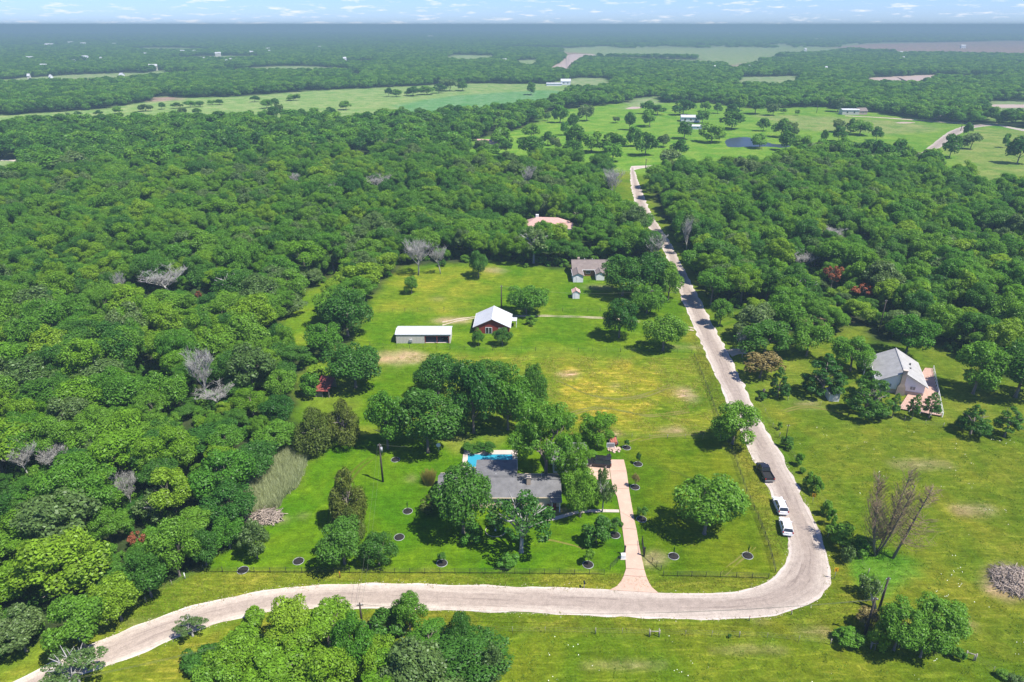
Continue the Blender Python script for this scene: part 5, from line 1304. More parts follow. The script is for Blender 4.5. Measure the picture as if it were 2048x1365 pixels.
def hip_house():
    h = thing('house', 'house with pinkish hip roof and white chimney deep in the trees', 'house', (15.0, 284.5, 0), -.12)
    L, W, z0, z1 = 9.5, 5.0, 3.2, 6.0
    MB().box((0, 0, 1.6), (2 * L - .8, 2 * W - .8, 3.2)).build('wall', M['brick_tan'], h)
    v = [(-L, -W, z0), (L, -W, z0), (L, W, z0), (-L, W, z0), (-L + W, 0, z1), (L - W, 0, z1)]
    m = MB(); m.v = v; m.f = [(0, 1, 5, 4), (1, 2, 5), (2, 3, 4, 5), (3, 0, 4), (3, 2, 1, 0)]; m.sm = [False] * 5
    ro = m.build('roof', M['pink_roof'], h)
    MB().box((-4.4, .6, 5.4), (1.2, 1.0, 3.0)).build('chimney', M['trim_white'], ro)
    for x in (-5, 0, 5): window(h, (x, -W + .4, 1.6), 1.4, 1.4, (0, -1, 0), M['glass_dark'])
    w = bpy.data.objects.new('wing', None); COL.objects.link(w); w.parent = h; w.location = (8.2, -3.5, 0)
    gable(w, -2.5, 2.6, -2.2, 0, 2.2, 3.0, 4.6, 3.0, M['brick_tan'], M['pink_roof'], .3)
hip_house()
def neighbour_pool():
    p = G(898, 427)
    t = thing('swimming_pool', 'neighbour swimming pool glimpsed among the trees', 'swimming pool', (p.x, p.y, 0), .3)
    m = MB(); m.poly([(-3.5, -2.5, .05), (3.5, -2.5, .05), (3.5, 2.5, .05), (-3.5, 2.5, .05)]); m.build('water', M['pool_water'], t)
    MB().box((5.6, 0, .06), (4.0, 6, .12)).build('coping', M['concrete'], t)
neighbour_pool()
def far_house(label, px, py, w, d, ze, zr, rz, wall, roof, name='house', cat='house', win=2):
    p = G(px, py)
    h = thing(name, label, cat, (p.x, p.y, 0), rz)
    gable(h, -w / 2, w / 2, -d / 2, 0, d / 2, ze, zr, ze, wall, roof, .4, caps=False)
    for i in range(win): window(h, (-w / 2 + w * (i + .7) / (win + .4), -d / 2, ze * .55), w * .1, ze * .4, (0, -1, 0), M['glass_dark'], 0)
    return h
W_, B__, R_ = M['white_wall'], M['brick_tan'], M['white_metal']
far_house('white metal barn among trees in the far pasture', 1380, 243, 17, 12, 4.0, 5.4, -.15, W_, R_, 'barn', 'barn', 3)
far_house('low white building in front of the white barn', 1388, 258, 12, 7, 2.4, 3.3, -.1, W_, R_, 'barn', 'barn', 2)
far_house('long pale metal shed by the wood across the far pasture', 1697, 229, 16, 10, 4.4, 5.2, -.08, M['beige_metal'], R_, 'barn', 'barn', 2)
far_house('small brown-roofed annex joined to the long pale shed', 1720, 229, 9, 9, 3.4, 6.0, .1, B__, M['shingle_brown'], win=1)
far_house('small grey-roofed ranch house near the far road', 1880, 238, 12, 8, 2.6, 6.0, .1, M['wood_grey'], M['shingle_grey'], win=2)
far_house('far pinkish brick house beside a big round oak', 976, 297, 15, 9, 3.2, 6.0, -.25, M['brick_tan'], M['pink_roof'], win=3)
far_house('pale long roof between the trees above the wood', 1015, 333, 20, 8, 3.0, 4.0, -.05, W_, R_, win=2)
far_house('small grey-roofed building near the neighbour pool', 962, 392, 6, 5, 3.5, 5, .5, W_, M['shingle_grey'], win=1)
far_house('white farmstead at the far edge of the long field', 1131, 170, 14, 10, 5, 8, 0, W_, R_, win=2)
far_house('low pale farm shed beside the far farmstead', 1108, 172, 22, 8, 3, 4, 0, W_, R_, 'barn', 'barn', 0)
far_house('white house beyond the right river bend', 1823, 189, 14, 9, 4, 7, .1, W_, R_, win=2)
far_house('pale house in the trees right of the river bend', 1845, 187, 10, 8, 4, 7, -.2, B__, R_, win=1)
FAR_H = [(100, 95, 40), (143, 90, 26), (168, 92, 24), (230, 93, 18), (62, 124, 30), (90, 141, 34), (172, 122, 30), (61, 164, 10), (105, 166, 8), (246, 162, 16), (308, 142, 36), (366, 109, 24), (390, 109, 14), (437, 114, 26), (455, 131, 10), (463, 128, 12), (504, 111, 16), (537, 104, 18), (540, 109, 8), (292, 115, 10), (204, 125, 8), (690, 125, 14), (861, 76, 20), (1009, 129, 18), (1800, 112, 16), (1805, 124, 8),
    (1461, 70, 14), (1633, 82, 12), (1644, 83, 12), (1610, 105, 10), (1925, 97, 22), (1428, 145, 8), (322, 57, 30), (250, 58, 24), (610, 56, 30), (640, 100, 10), (1497, 144, 8), (1650, 147, 10), (150, 131, 14), (410, 126, 9)]
NTH = ['first', 'second', 'third', 'fourth', 'fifth', 'sixth', 'seventh', 'eighth', 'ninth']
for i, (px, py, w) in enumerate(FAR_H):
    dd = depth(px, max(py, 55)) / FPX
    wm = min(w * dd * .42, 60)
    side = 'left' if px < 350 else 'centre left' if px < 700 else 'centre' if px < 1150 else 'right'
    tone = ('white', 'pale grey', 'cream')[i % 3]
    same = sorted(q for q in range(len(FAR_H)) if q % 3 == i % 3 and (0 if FAR_H[q][0] < 350 else 1 if FAR_H[q][0] < 700 else 2) == (0 if px < 350 else 1 if px < 700 else 2))
    same.sort(key=lambda q: FAR_H[q][0])
    where = 'left part' if px < 350 else 'centre-left part' if px < 700 else 'middle and right'
    lab = f'{NTH[same.index(i)]} tiny {tone} roof from the left, {where} of the hazy woods'
    p = G(px, max(py, 55))
    h = thing('farm_building', lab, 'building', (p.x, p.y, 0), random.uniform(-.4, .4), 'distant farm roofs in the haze')
    s = max(6, wm * .45)
    gable(h, -wm / 2, wm / 2, -s / 2, 0, s / 2, 8 + s * .1, 10 + s * .25, 8 + s * .1, (W_, M['beige_metal'], M['trim_white'])[i % 3], R_, .4, caps=False)

# ------------------------------------------------------------------ vehicles
def wheels(root, xs, hw, r=.36):
    for x in xs:
        for s in (-1, 1):
            w = MB().cyl((x, s * (hw - .22), r), (x, s * (hw + .02), r), r, 16).build('wheel', M['tyre'], root)
            MB().cyl((x, s * (hw + .0), r), (x, s * (hw + .035), r), r * .62, 12).build('rim', M['rim'], w)
def sec(x, hw, z0, z1, b=.12):
    return [(x, -hw + b, z0), (x, hw - b, z0), (x, hw, z0 + b), (x, hw, z1 - b), (x, hw - b, z1), (x, -hw + b, z1), (x, -hw, z1 - b), (x, -hw, z0 + b)]
def cabin(root, base, top, zb, zt, hb, ht, paint, rails=False, rear_wiper=True):
    """Glasshouse with a painted roof and pillars; base/top are (x_back, x_front)."""
    (b0, b1), (t0, t1) = base, top
    MB().loft([[(b0, -hb, zb), (b1, -hb, zb), (b1, hb, zb), (b0, hb, zb)], [(t0, -ht, zt), (t1, -ht, zt), (t1, ht, zt), (t0, ht, zt)]]).build('cabin_glass', M['glass_dark'], root)
    r = MB(); e = .05
    r.loft([[(t0 - e, -ht - e, zt - .04), (t1 + e, -ht - e, zt - .04), (t1 + e, ht + e, zt - .04), (t0 - e, ht + e, zt - .04)], [(t0, -ht, zt + .05), (t1 - .1, -ht, zt + .05), (t1 - .1, ht, zt + .05), (t0, ht, zt + .05)]])
    ro = r.build('roof', paint, root)
    if rails:
        for s in (-1, 1): MB().tube([(t0 + .1, s * (ht - .03), zt + .09), (t1 - .2, s * (ht - .03), zt + .09)], .03, 5).build('roof_rail', M['black_metal'], ro)
    for s in (-1, 1):
        for xa, xb in ((b0, t0), (b1, t1), (b0 + (b1 - b0) * .42, t0 + (t1 - t0) * .46)):
            MB().tube([(xa, s * (hb + .005), zb), (xb, s * (ht + .01), zt)], .055, 5).build('pillar', paint, root)
def lamps(root, xf, xr, hw, zf=.78, zr=.92):
    for s in (-1, 1):
        MB().box((xf, s * (hw - .2), zf), (.14, .34, .16)).build('headlight', M['lamp_clear'], root)
        MB().box((xr, s * (hw - .13), zr), (.12, .22, .22)).build('tail_light', M['lamp_red'], root)
def place(px, py, px2, py2):
    a, b = G(px, py), G(px2, py2); c = (a + b) / 2
    return (c.x, c.y, .05), math.atan2(b.y - a.y, b.x - a.x)
def suv(label, pos, rz, paint, L=4.7, tall=1.68, box=False, rails=True, cat='car'):
    t = thing('parked_car', label, cat, pos, rz)
    h = L / 2; hw = .93
    S = [sec(-h, hw - .1, .48, .86), sec(-h + .1, hw - .03, .32, 1.0), sec(-h + .6, hw, .26, 1.04), sec(0, hw, .24, 1.03), sec(h * .55, hw, .25, .99), sec(h * .86, hw - .03, .30, .92), sec(h, hw - .2, .42, .74)]
    MB().loft(S).build('body', paint, t)
    cabin(t, (-h + .12, h * .42) if not box else (-h + .05, h * .40), (-h + .45, h * .10) if not box else (-h + .15, h * .22), 1.02, tall, hw - .08, hw - .25, paint, rails)
    wheels(t, (-h * .60, h * .62), hw)
    lamps(t, h - .12, -h + .06, hw)
    MB().box((-h - .03, 0, .48), (.14, 1.55, .2)).build('bumper', M['black_metal'] if box else paint, t); MB().box((h - .02, 0, .45), (.14, 1.3, .18)).build('bumper', M['black_metal'], t)
    MB().box((-h - .0, 0, .82), (.05, .52, .14)).build('number_plate', M['trim_white'], t)
    for s in (-1, 1): MB().box((h * .36, s * (hw + .09), 1.06), (.12, .2, .14)).build('mirror', paint, t)
    return t
pos, rz = place(1565, 1031, 1553.5, 1003)
suv('white estate car parked in the middle on the road verge', pos, rz, M['paint_white'], 4.6, 1.6)
pos, rz = place(1574, 1073, 1567, 1045)
suv('white hatchback parked nearest the road bend', pos, rz, M['paint_white'], 4.25, 1.52, rails=False)
pos, rz = place(1219, 933, 1175, 929)
suv('black boxy SUV parked on the concrete pad by the garage', pos, rz, M['paint_black'], 4.9, 1.85, True, True, 'SUV')
def pickup(label, pos, rz, paint):
    t = thing('pickup_truck', label, 'pickup truck', pos, rz)
    h, hw = 2.75, .97
    MB().loft([sec(-.45, hw, .36, 1.12), sec(.6, hw, .34, 1.10), sec(1.5, hw, .34, 1.10), sec(2.3, hw - .02, .38, 1.06), sec(h, hw - .14, .48, .9)]).build('body', paint, t)
    b = MB(); b.box((-1.62, 0, .62), (2.3, 1.9, .5))
    for s in (-1, 1): b.box((-1.62, s * (hw - .06), 1.0), (2.3, .12, .26))
    b.box((-2.73, 0, 1.0), (.1, 1.7, .26)); b.build('cargo_bed', paint, t)
    MB().box((-1.58, 0, .885), (2.15, 1.66, .03)).build('bed_liner', M['tyre'], t)
    cabin(t, (-.44, 1.5), (-.25, .95), 1.11, 1.78, hw - .08, hw - .24, paint)
    wheels(t, (-1.75, 1.75), hw, .4)
    lamps(t, h - .1, -2.77, hw, .82, .92)
    MB().box((-2.85, 0, .5), (.16, 1.8, .2)).build('bumper', M['rim'], t); MB().box((h, 0, .52), (.16, 1.5, .24)).build('bumper', M['black_metal'], t)
    for s in (-1, 1): MB().box((1.25, s * (hw + .12), 1.16), (.14, .24, .2)).build('mirror', paint, t)
    return t
pos, rz = place(1537, 964, 1520, 935)
pickup('black pickup truck parked farthest up the road verge', pos, rz, M['paint_black'])
pickup('dark pickup truck inside the open bay of the metal garage', (-18.6, 174.6, .06), math.radians(-90), M['paint_black']).scale = (.8, .85, .9)

# ------------------------------------------------------------------ fences, poles, signs, yard things
def run(pts, gap):
    """Evenly spaced points along a ground polyline."""
    P = [G(*p) for p in pts]; out = []
    for a, b in zip(P, P[1:]):
        n = max(1, round((b - a).length / gap))
        out += [a.lerp(b, i / n) for i in range(n)]
    return out + [P[-1]]
def rail_fence(label, pts, gap=2.5, hgt=1.15, rails=(.25, .55, .85, 1.12), mt='black_metal', r=.045, rr=.022, name='pipe_fence', group=None):
    Q = run(pts, gap); o = Q[0]
    f = thing(name, label, 'fence', o, 0, group)
    pm = MB().cyl((0, 0, 0), (0, 0, hgt), r, 6).mesh('post', M[mt])
    for q in Q: add('post', pm, f, q - o)
    for z in rails: MB().tube([q - o + Vector((0, 0, z)) for q in Q], rr, 4).build('rail', M[mt], f)
    return f
rail_fence('black pipe fence along the front lawn left of the drive', [(414, 1145), (700, 1147), (1000, 1148), (1208, 1150)])
rail_fence('slanted black fence wing on the left of the drive entrance', [(1220, 1140), (1234, 1126), (1247, 1112)], 1.4)
rail_fence('slanted black fence wing on the right of the drive entrance', [(1288, 1112), (1304, 1126), (1322, 1142)], 1.4)
rail_fence('black pipe fence along the front lawn right of the drive', [(1326, 1153), (1440, 1155), (1536, 1158)])
rail_fence('black pipe fence following the road side of the lot', [(1550, 1146), (1536, 1092), (1516, 1040), (1492, 985), (1469, 918), (1440, 850), (1415, 780), (1388, 714)], 2.6)
def wire_fence(label, pts, gap=4.0, hgt=1.2, mt='wood_grey', jit=.15):
    Q = run(pts, gap); o = Q[0]
    f = thing('wire_fence', label, 'fence', o)
    for i, q in enumerate(Q):
        m = MB().cyl((0, 0, 0), (random.uniform(-.06, .06), random.uniform(-.06, .06), hgt * random.uniform(.9, 1.12)), .06 if i % 3 == 0 else .03, 5)
        m.build('post', M[mt], f, loc=q - o)
    for z in (.4, .75, 1.1): MB().tube([q - o + Vector((0, 0, z)) for q in Q], .008, 3).build('wire', M['wire'], f)
    return f
wire_fence('old wire fence with wooden posts along the south pasture', [(960, 1264), (1090, 1266), (1191, 1268), (1298, 1270)], 5.0)
wire_fence('wire fence from the brace toward the big pasture clump', [(1317, 1270), (1423, 1273), (1534, 1277), (1660, 1290)], 5.0)
wire_fence('wire fence running off to the lower right corner', [(1740, 1296), (1850, 1300), (1946, 1322), (1985, 1345), (2060, 1400)], 5.0)
wire_fence('thin wire fence along the back of the lot', [(740, 695), (900, 700), (1100, 703), (1383, 706)], 4.0, 1.35, 'wood_pole')
wire_fence('faint cross fence behind the garage and dry meadow', [(1130, 876), (1228, 877), (1370, 878), (1440, 880)], 4.0)
wire_fence('fence between the farm field and the red house', [(735, 626), (860, 623), (1000, 623), (1200, 624), (1290, 626)], 4.0, 1.35, 'wood_pole')
wire_fence('wire fence on the pasture side of the road', [(1516, 800), (1545, 855), (1572, 895), (1605, 945), (1650, 1010), (1690, 1072), (1735, 1150)], 5.0)
wire_fence('yard fence line below the white house', [(1575, 802), (1640, 812), (1700, 820), (1768, 838), (1850, 850), (1885, 856)], 5.0)
wire_fence('wire fence along the left wood edge by the road', [(110, 1310), (164, 1285), (217, 1250), (293, 1206), (345, 1172), (408, 1142)], 6.0)
def brace(label, a, b):
    A, B = G(*a), G(*b)
    f = thing('fence_brace', label, 'fence brace', A)
    for q in (A, B): MB().cyl(q - A, q - A + Vector((0, 0, 1.35)), .09, 8).build('post', M['wood_grey'], f)
    MB().cyl(Vector((0, 0, 1.1)), B - A + Vector((0, 0, 1.1)), .06, 6).build('brace_rail', M['wood_grey'], f)
brace('wooden H brace in the middle of the south pasture fence', (1299, 1274), (1318, 1274))
brace('wooden fence brace in front of the big pasture clump', (1741, 1298), (1763, 1300))
brace('pale fence brace at the lower end of the dark hedge', (1930, 1316), (1949, 1322))
def gate():
    a, b = G(1286.5, 1112), G(1283.5, 1086)
    g = thing('drive_gate', 'black metal gate swung open along the driveway', 'gate', a)
    d = b - a
    for t in np.linspace(0, 1, 14): MB().cyl(d * t + Vector((0, 0, .15)), d * t + Vector((0, 0, 1.5)), .035 if t in (0, 1) else .018, 5).build('bar', M['black_metal'], g)
    for z in (.2, .8, 1.5): MB().tube([Vector((0, 0, z)), d + Vector((0, 0, z))], .03, 4).build('rail', M['black_metal'], g)
    for q, nm in (((1288, 1113), 'right'), ((1249, 1110), 'left')):
        p = G(*q); t = thing('gate_post', f'thick black gate post on the {nm} side of the drive', 'gate post', p)
        MB().box((0, 0, .9), (.22, .22, 1.8)).build('post', M['black_metal'], t); MB().box((0, 0, 1.84), (.3, .3, .08)).build('cap', M['black_metal'], t)
    p = G(1246, 1117); t = thing('gate_motor', 'white gate motor box left of the drive', 'motor box', p)
    MB().box((0, 0, .5), (.75, .6, .8)).build('housing', M['trim_white'], t); MB().box((0, 0, .05), (.95, .8, .1)).build('pad', M['concrete'], t)
gate()
def pole(label, px, pyb, pyt, r=.14, arm=None, can=False, extra=None):
    b = G(px, pyb)
    d = (CP + (682.5 - pyt) / FPX * SP, -SP + (682.5 - pyt) / FPX * CP)
    H = CAM_H + d[1] * b.y / d[0]
    t = thing('utility_pole', label, 'utility pole', b)
    r *= 1.35
    MB().tube([(0, 0, -.2), (0, 0, H * .5), (0, 0, H)], [r, r * .85, r * .65], 8).build('mast', M['wood_pole'], t)
    if arm: MB().box((0, 0, H - .5), (arm, .1, .12), .2).build('cross_arm', M['wood_pole'], t)
    for s in (-1, 1): MB().cyl((s * .25, 0, H - .45), (s * .25, 0, H - .2), .06, 6).build('insulator', M['galvanised'], t)
    if can:
        MB().cyl((.28, 0, H - 1.7), (.28, 0, H - .8), .24, 10).build('transformer', M['galvanised'], t)
    return Vector((b.x, b.y, H)), t
P1, _ = pole('dark pole with transformer on the left lawn', 766, 964, 888, .15, None, True)
P2, _ = pole('short pole beside the road in front of the bottom wood', 724, 1246, 1206, .13, 1.0)
P3, t3 = pole('left tall pole at the big pasture clump', 1729, 1270, 1195, .15, 1.2)
P4, t4 = pole('upper tall pole behind the big pasture clump', 1757, 1222, 1155, .15)
P5, _ = pole('tall pole behind the red house', 1003, 622, 571, .16)
P6, _ = pole('pole in front of the oaks beside the farm track', 1300, 625, 580, .15, 1.4)
P7, _ = pole('pole beside the right road verge', 1434, 607, 577, .15, 1.4)
P8, _ = pole('pole at the far road junction', 1291, 338, 318, .18, 1.4)
P9, _ = pole('pole standing in the far pasture', 1633, 226, 211, .2)
P10, _ = pole('left pole by the far curved road', 1921, 262, 246, .2)
P11, _ = pole('pole in the yard left of the white house', 1756, 668, 600, .14)
P12, _ = pole('thin post by the roadside shrubs', 1571, 880, 849, .07)
P13, _ = pole('white post at the gate of the gravel entrance', 1525, 797, 778, .2)
for q, lb in (((680.5, 1156, 1145), 'orange marker post on the front verge'), ((371, 1158, 1146), 'white marker post at the left wood corner'), ((160, 1284, 1273), 'white marker post on the lower left verge')):
    b = G(q[0], q[1]); t = thing('marker_post', lb, 'post', b)
    MB().cyl((0, 0, 0), (0, 0, 1.1), .06, 8).build('post', M['rust_roof'] if 'orange' in lb else M['trim_white'], t); MB().box((0, 0, 1.15), (.16, .05, .2)).build('plate', M['yellow_sign'] if 'orange' in lb else M['trim_white'], t)
def cable(label, a, b, sag, r=.016, n=16):
    pts = []
    for i in range(n + 1):
        t = i / n; p = a.lerp(b, t); p = Vector(p); p.z -= sag * 4 * t * (1 - t); pts.append(p - a)
    m = MB().tube(pts, r, 3).build('power_line', M['wire'], None, loc=a)
    tag(m, label, 'power line', 'power lines over the lot and farm')
for k, s in (('left', -.35), ('right', .35)):
    o = Vector((s, 0, -.3))
    cable(f'{k} wire from the lawn pole to the short road pole', P1 + o, P2 + o, 1.2)
    cable(f'{k} wire from the short road pole to the pasture pole', P2 + o, P3 + o * 1.5, 2.2)
    cable(f'{k} wire from the farm track pole across the road', P6 + o, P7 + o, .9)
    cable(f'{k} wire from the red house pole to the track pole', P5 + o, P6 + o, 1.6)
    cable(f'{k} wire from the short road pole toward the lower left', P2 + o, G(-260, 1500) + Vector((0, 0, 7)) + o, 2.5)
    cable(f'{k} wire from the lower pasture pole to the upper one', P3 + o, P4 + o, .3)
cable('service wire from the lawn pole toward the house', P1, G(873, 905) + Vector((0, 0, 2.6)), .9)
def panel_gate():
    a, b = G(1745, 1213), G(1755, 1226)
    t = thing('leaning_panel', 'grey corrugated panel leaning beside the upper tall pole', 'panel', a)
    d = b - a; up = Vector((-.6, .5, 2.2))
    for i in range(6):
        p, q = d * (i / 6), d * ((i + .9) / 6)
        MB().loft([[p, q, q + Vector((0, .05, 0)), p + Vector((0, .05, 0))], [p + up, q + up, q + up + Vector((0, .05, 0)), p + up + Vector((0, .05, 0))]]).build('panel_strip', M['galvanised'], t)
panel_gate()
def road_sign(label, px, py_b, diamond, face):
    b = G(px, py_b); t = thing('road_sign', label, 'road sign', b, face)
    MB().cyl((0, 0, 0), (0, 0, 2.2), .035, 6).build('post', M['galvanised'], t)
    pl = MB().box((0, -.05, 1.95), (.62, .03, .75)).build('sign_plate', M['yellow_sign'], t)
    for s in (-1, 1):       # a chevron pointing left round the bend
        MB().loft([[(-.18, -.07, 1.95), (-.06, -.07, 1.95), (-.06, -.08, 1.95), (-.18, -.08, 1.95)], [(.06, -.07, 1.95 + s * .3), (.18, -.07, 1.95 + s * .3), (.18, -.08, 1.95 + s * .3), (.06, -.08, 1.95 + s * .3)]]).build('chevron', M['black_metal'], pl)
road_sign('yellow chevron sign at the middle of the outer road bend', 1668, 1158, False, -.1)
road_sign('upper yellow chevron sign beside the scrub', 1655, 1075, False, -.3)
road_sign('yellow chevron sign highest up the outer road edge', 1624, 1008, False, -.5)
def mailbox():
    b = G(1168, 1176); t = thing('mailbox', 'dark mailbox on a post at the front verge', 'mailbox', b)
    MB().box((0, 0, .5), (.12, .12, 1.0)).build('post', M['wood_grey'], t)
    m = MB(); m.loft([[(math.cos(a) * .14, y, 1.12 + max(-.1, math.sin(a) * .16)) for a in np.linspace(0, 2 * math.pi, 10)[:-1]] for y in (-.28, .28)]); m.build('box', M['black_metal'], t)
    b = G(1180, 1172)
mailbox()
for q in ((1498, 1242, 1237, 'dark stub post at the lower road edge'), (1582, 1230, 1224, 'brown stub post at the road bend')):
    b = G(q[0], q[1]); t = thing('stub_post', q[3], 'post', b); MB().cyl((0, 0, 0), (0, 0, .9), .07, 8).build('post', M['wood_grey'], t); MB().box((0, 0, .93), (.18, .06, .12)).build('reflector', M['rust_roof'], t)
def lawn_chair(label, px, py, rz):
    b = G(px, py); t = thing('lawn_chair', label, 'chair', b, rz)
    R = M['red_paint']
    for i in range(4): MB().box((0, -.3 + i * .15, .36 - i * .03), (.55, .13, .03)).build('seat_slat', R, t)
    for i in range(5):
        x = -.24 + i * .12; MB().tube([(x, .26, .26), (x * 1.1, .52, 1.05 - abs(i - 2) * .06)], .05, 4).build('back_slat', R, t)
    for s in (-1, 1):
        MB().box((s * .36, .0, .6), (.14, .75, .03)).build('armrest', R, t); MB().box((s * .34, -.3, .3), (.05, .1, .58)).build('leg', R, t)
        MB().tube([(s * .28, -.36, .34), (s * .28, .5, .03)], .045, 4).build('leg', R, t)
    return t
lawn_chair('left red wooden lawn chair in front of the house', 1097, 1021, .1)
lawn_chair('right red wooden lawn chair in front of the house', 1107, 1022, -.15)
def hoop():
    b = G(1219, 917); t = thing('basketball_hoop', 'basketball hoop with pale backboard at the end of the pad', 'basketball hoop', b)
    MB().tube([(0, .4, 0), (0, .4, 2.8), (0, -.1, 3.2)], .06, 6).build('pole', M['black_metal'], t)
    MB().box((0, -.2, 3.3), (1.5, .05, .95)).build('backboard', M['glass_pale'], t)
    f = MB()
    for c, d in (((0, -.21, 3.79), (1.56, .07, .06)), ((0, -.21, 2.81), (1.56, .07, .06)), ((-.76, -.21, 3.3), (.06, .07, .92)), ((.76, -.21, 3.3), (.06, .07, .92))): f.box(c, d)
    f.build('board_frame', M['trim_white'], t)
    MB().tube([(.23 * math.cos(a), -.48 + .23 * math.sin(a), 3.05) for a in np.linspace(0, 2 * math.pi, 14)], .02, 5).build('rim', M['rust_roof'], t)
    MB().box((0, .5, .2), (.8, .9, .4)).build('base', M['black_metal'], t)
hoop()
def yard_piles():
    b = G(1226, 888); t = thing('trailer', 'small open trailer loaded with red bricks behind the pad', 'trailer', b)
    MB().box((0, 0, .45), (1.7, 2.4, .1)).build('bed', M['black_metal'], t)
    for s in (-1, 1):
        MB().cyl((s * .9, 0, .3), (s * 1.05, 0, .3), .3, 12).build('wheel', M['tyre'], t)
        MB().box((s * .84, 0, .7), (.04, 2.4, .3)).build('side_board', M['wood_grey'], t)
    MB().box((0, 1.22, .8), (1.7, .05, .8)).build('tail_board', M['black_metal'], t)
    MB().tube([(0, -1.2, .42), (0, -2.2, .42)], .05, 5).build('draw_bar', M['black_metal'], t)
    bm = MB().box((0, 0, 0), (.42, .2, .2)).mesh('brick', M['brick_red']); k = 0
    for z in range(3):
        for i in range(3):
            for j in range(8): add('brick', bm, t, (-.48 + i * .47, -.85 + j * .24, .6 + z * .21), (0, 0, random.uniform(-.1, .1)))
    b = G(1229, 900); t = thing('stone_heap', 'heap of pinkish stone slabs beside the brick trailer', 'stone heap', b)
    for i in range(46):
        a, r = random.uniform(0, 6.28), random.uniform(0, 1) ** .6
        s = random.uniform(.2, .42)
        m = MB(); pts = [(s * random.uniform(.7, 1.1) * math.cos(q), s * random.uniform(.6, 1) * math.sin(q)) for q in np.linspace(0, 2 * math.pi, 7)[:-1]]
        m.prism(pts, -.07, .07); m.build('stone', M['stone_pink'], t, loc=(1.35 * r * math.cos(a), 1.0 * r * math.sin(a), .1 + .45 * (1 - r) * random.uniform(.3, 1)), rot=(random.uniform(-.4, .4), random.uniform(-.4, .4), a))
yard_piles()
def sapling(x, y, px, py, h, r, kind, label, mlabel, rr=.85):
    b = G(px, py)
    t = thing('mulch_ring', mlabel, 'mulch ring', b, 0, 'mulch rings around young trees')
    rings = []
    for k, z in ((1.0, .01), (.92, .12), (.55, .2), (.12, .14)):
        rings.append([(k * rr * math.cos(a) * (1 + .05 * math.sin(3 * a + px)), k * rr * math.sin(a) * (1 + .05 * math.cos(4 * a + px)), z) for a in np.linspace(0, 2 * math.pi, 17)[:-1]])
    MB().loft(rings, True, True).build('mulch_mound', M['mulch'], t)
    e = [(rr * 1.04 * math.cos(a), rr * 1.04 * math.sin(a), .04) for a in np.linspace(0, 2 * math.pi, 20)]
    MB().tube(e, .045, 5).build('edging', M['galvanised'], t)
    if h > 0:
        s = thing('sapling', label, 'sapling', b)
        MB().tube([(0, 0, .1), (.03, .02, h * .6), (0, 0, h)], [.05, .035, .015], 6).build('stem', M['bark'], s)
        cm = HI[kind][0]
        add('crown', cm, s, (0, 0, h * .8), (0, 0, random.uniform(0, 6)), (r, r, h * .36))
for q in ((815.5, 1023, 2.0, .0, '', 'on the open left lawn nearest the big tree'), (798.5, 1075, 0, 0, '', 'on the open left lawn below the other ring'), (597, 1123, 0, 0, '', 'at the front fence left of the evergreens'), (486, 1141, 0, 0, '', 'at the far left end of the front fence'),
    (884, 1127, 2.0, .7, 'shrub', 'at the front fence below the big tree'), (791, 920, 0, 0, '', 'in the shade behind the lawn pole'), (1253, 896, 1.8, .55, 'shrub', 'by the stone heap'), (1276, 929, 2.4, .5, 'shrub', 'right of the top of the drive'),
    (1270, 975, 2.6, .8, 'tan', 'with a pale sapling right of the drive'), (1283, 1039, 2.4, .95, 'shrub', 'beside the right edge of the drive'), (1230, 1071, 3.0, 1.2, 'shrub', 'beside the left edge of the drive'), (1176, 1130, 2.6, 1.0, 'shrub_bright', 'near the front fence left of the drive'),
    (1347, 1113, 1.8, 0, '', 'on the lawn right of the gate'), (1495, 1112, 2.0, 0, '', 'near the front right corner of the lot')):
    px, py, h, r, k, where = q
    if h and not r: k, r = 'shrub', .12
    sapling(0, 0, px, py, h, r, k or 'shrub', f'young tree in the mulch ring {where}', f'dark mulch ring {where}')
def ring_swing():
    b = G(991, 1062); t = thing('border_ring', 'thin pale ring of edging on the lawn under the bare oak', 'garden edging', b)
    MB().tube([(1.75 * math.cos(a), 1.6 * math.sin(a), .06) for a in np.linspace(2.6, 7.0, 30)], .06, 5).build('edging', M['concrete'], t)
    MB().cyl((0, 0, 0), (0, 0, .35), .14, 8).build('lamp_stub', M['trim_white'], t)
ring_swing()
def dish():
    b = G(878, 907); t = thing('satellite_dish', 'white satellite dish on a post left of the pool', 'satellite dish', b)
    MB().cyl((0, 0, 0), (0, 0, 2.0), .05, 6).build('post', M['galvanised'], t)
    MB().loft([[(r * math.cos(a), y, 2.1 + r * math.sin(a)) for a in np.linspace(0, 2 * math.pi, 15)[:-1]] for r, y in ((.48, -.16), (.3, -.05), (.05, 0))], True, True).build('dish', M['trim_white'], t)
dish()
def pampas():
    b = G(858, 968); rng = random.Random(4); m = MB()
    for i in range(900):
        a, r = rng.uniform(0, 6.28), rng.uniform(0, .9); h = rng.uniform(1.2, 3.0)
        x, y = r * math.cos(a), r * math.sin(a); lx, ly = x * (1 + h * .35), y * (1 + h * .35); w = .05
        m.poly([(x - w, y, 0), (x + w, y, 0), (lx + w * .3, ly, h), (lx - w * .3, ly, h)])
    t = thing('ornamental_grass', 'tall straw-coloured grass clump left of the big house tree', 'ornamental grass', b)
    m.build('blades', M['straw'], t)
pampas()

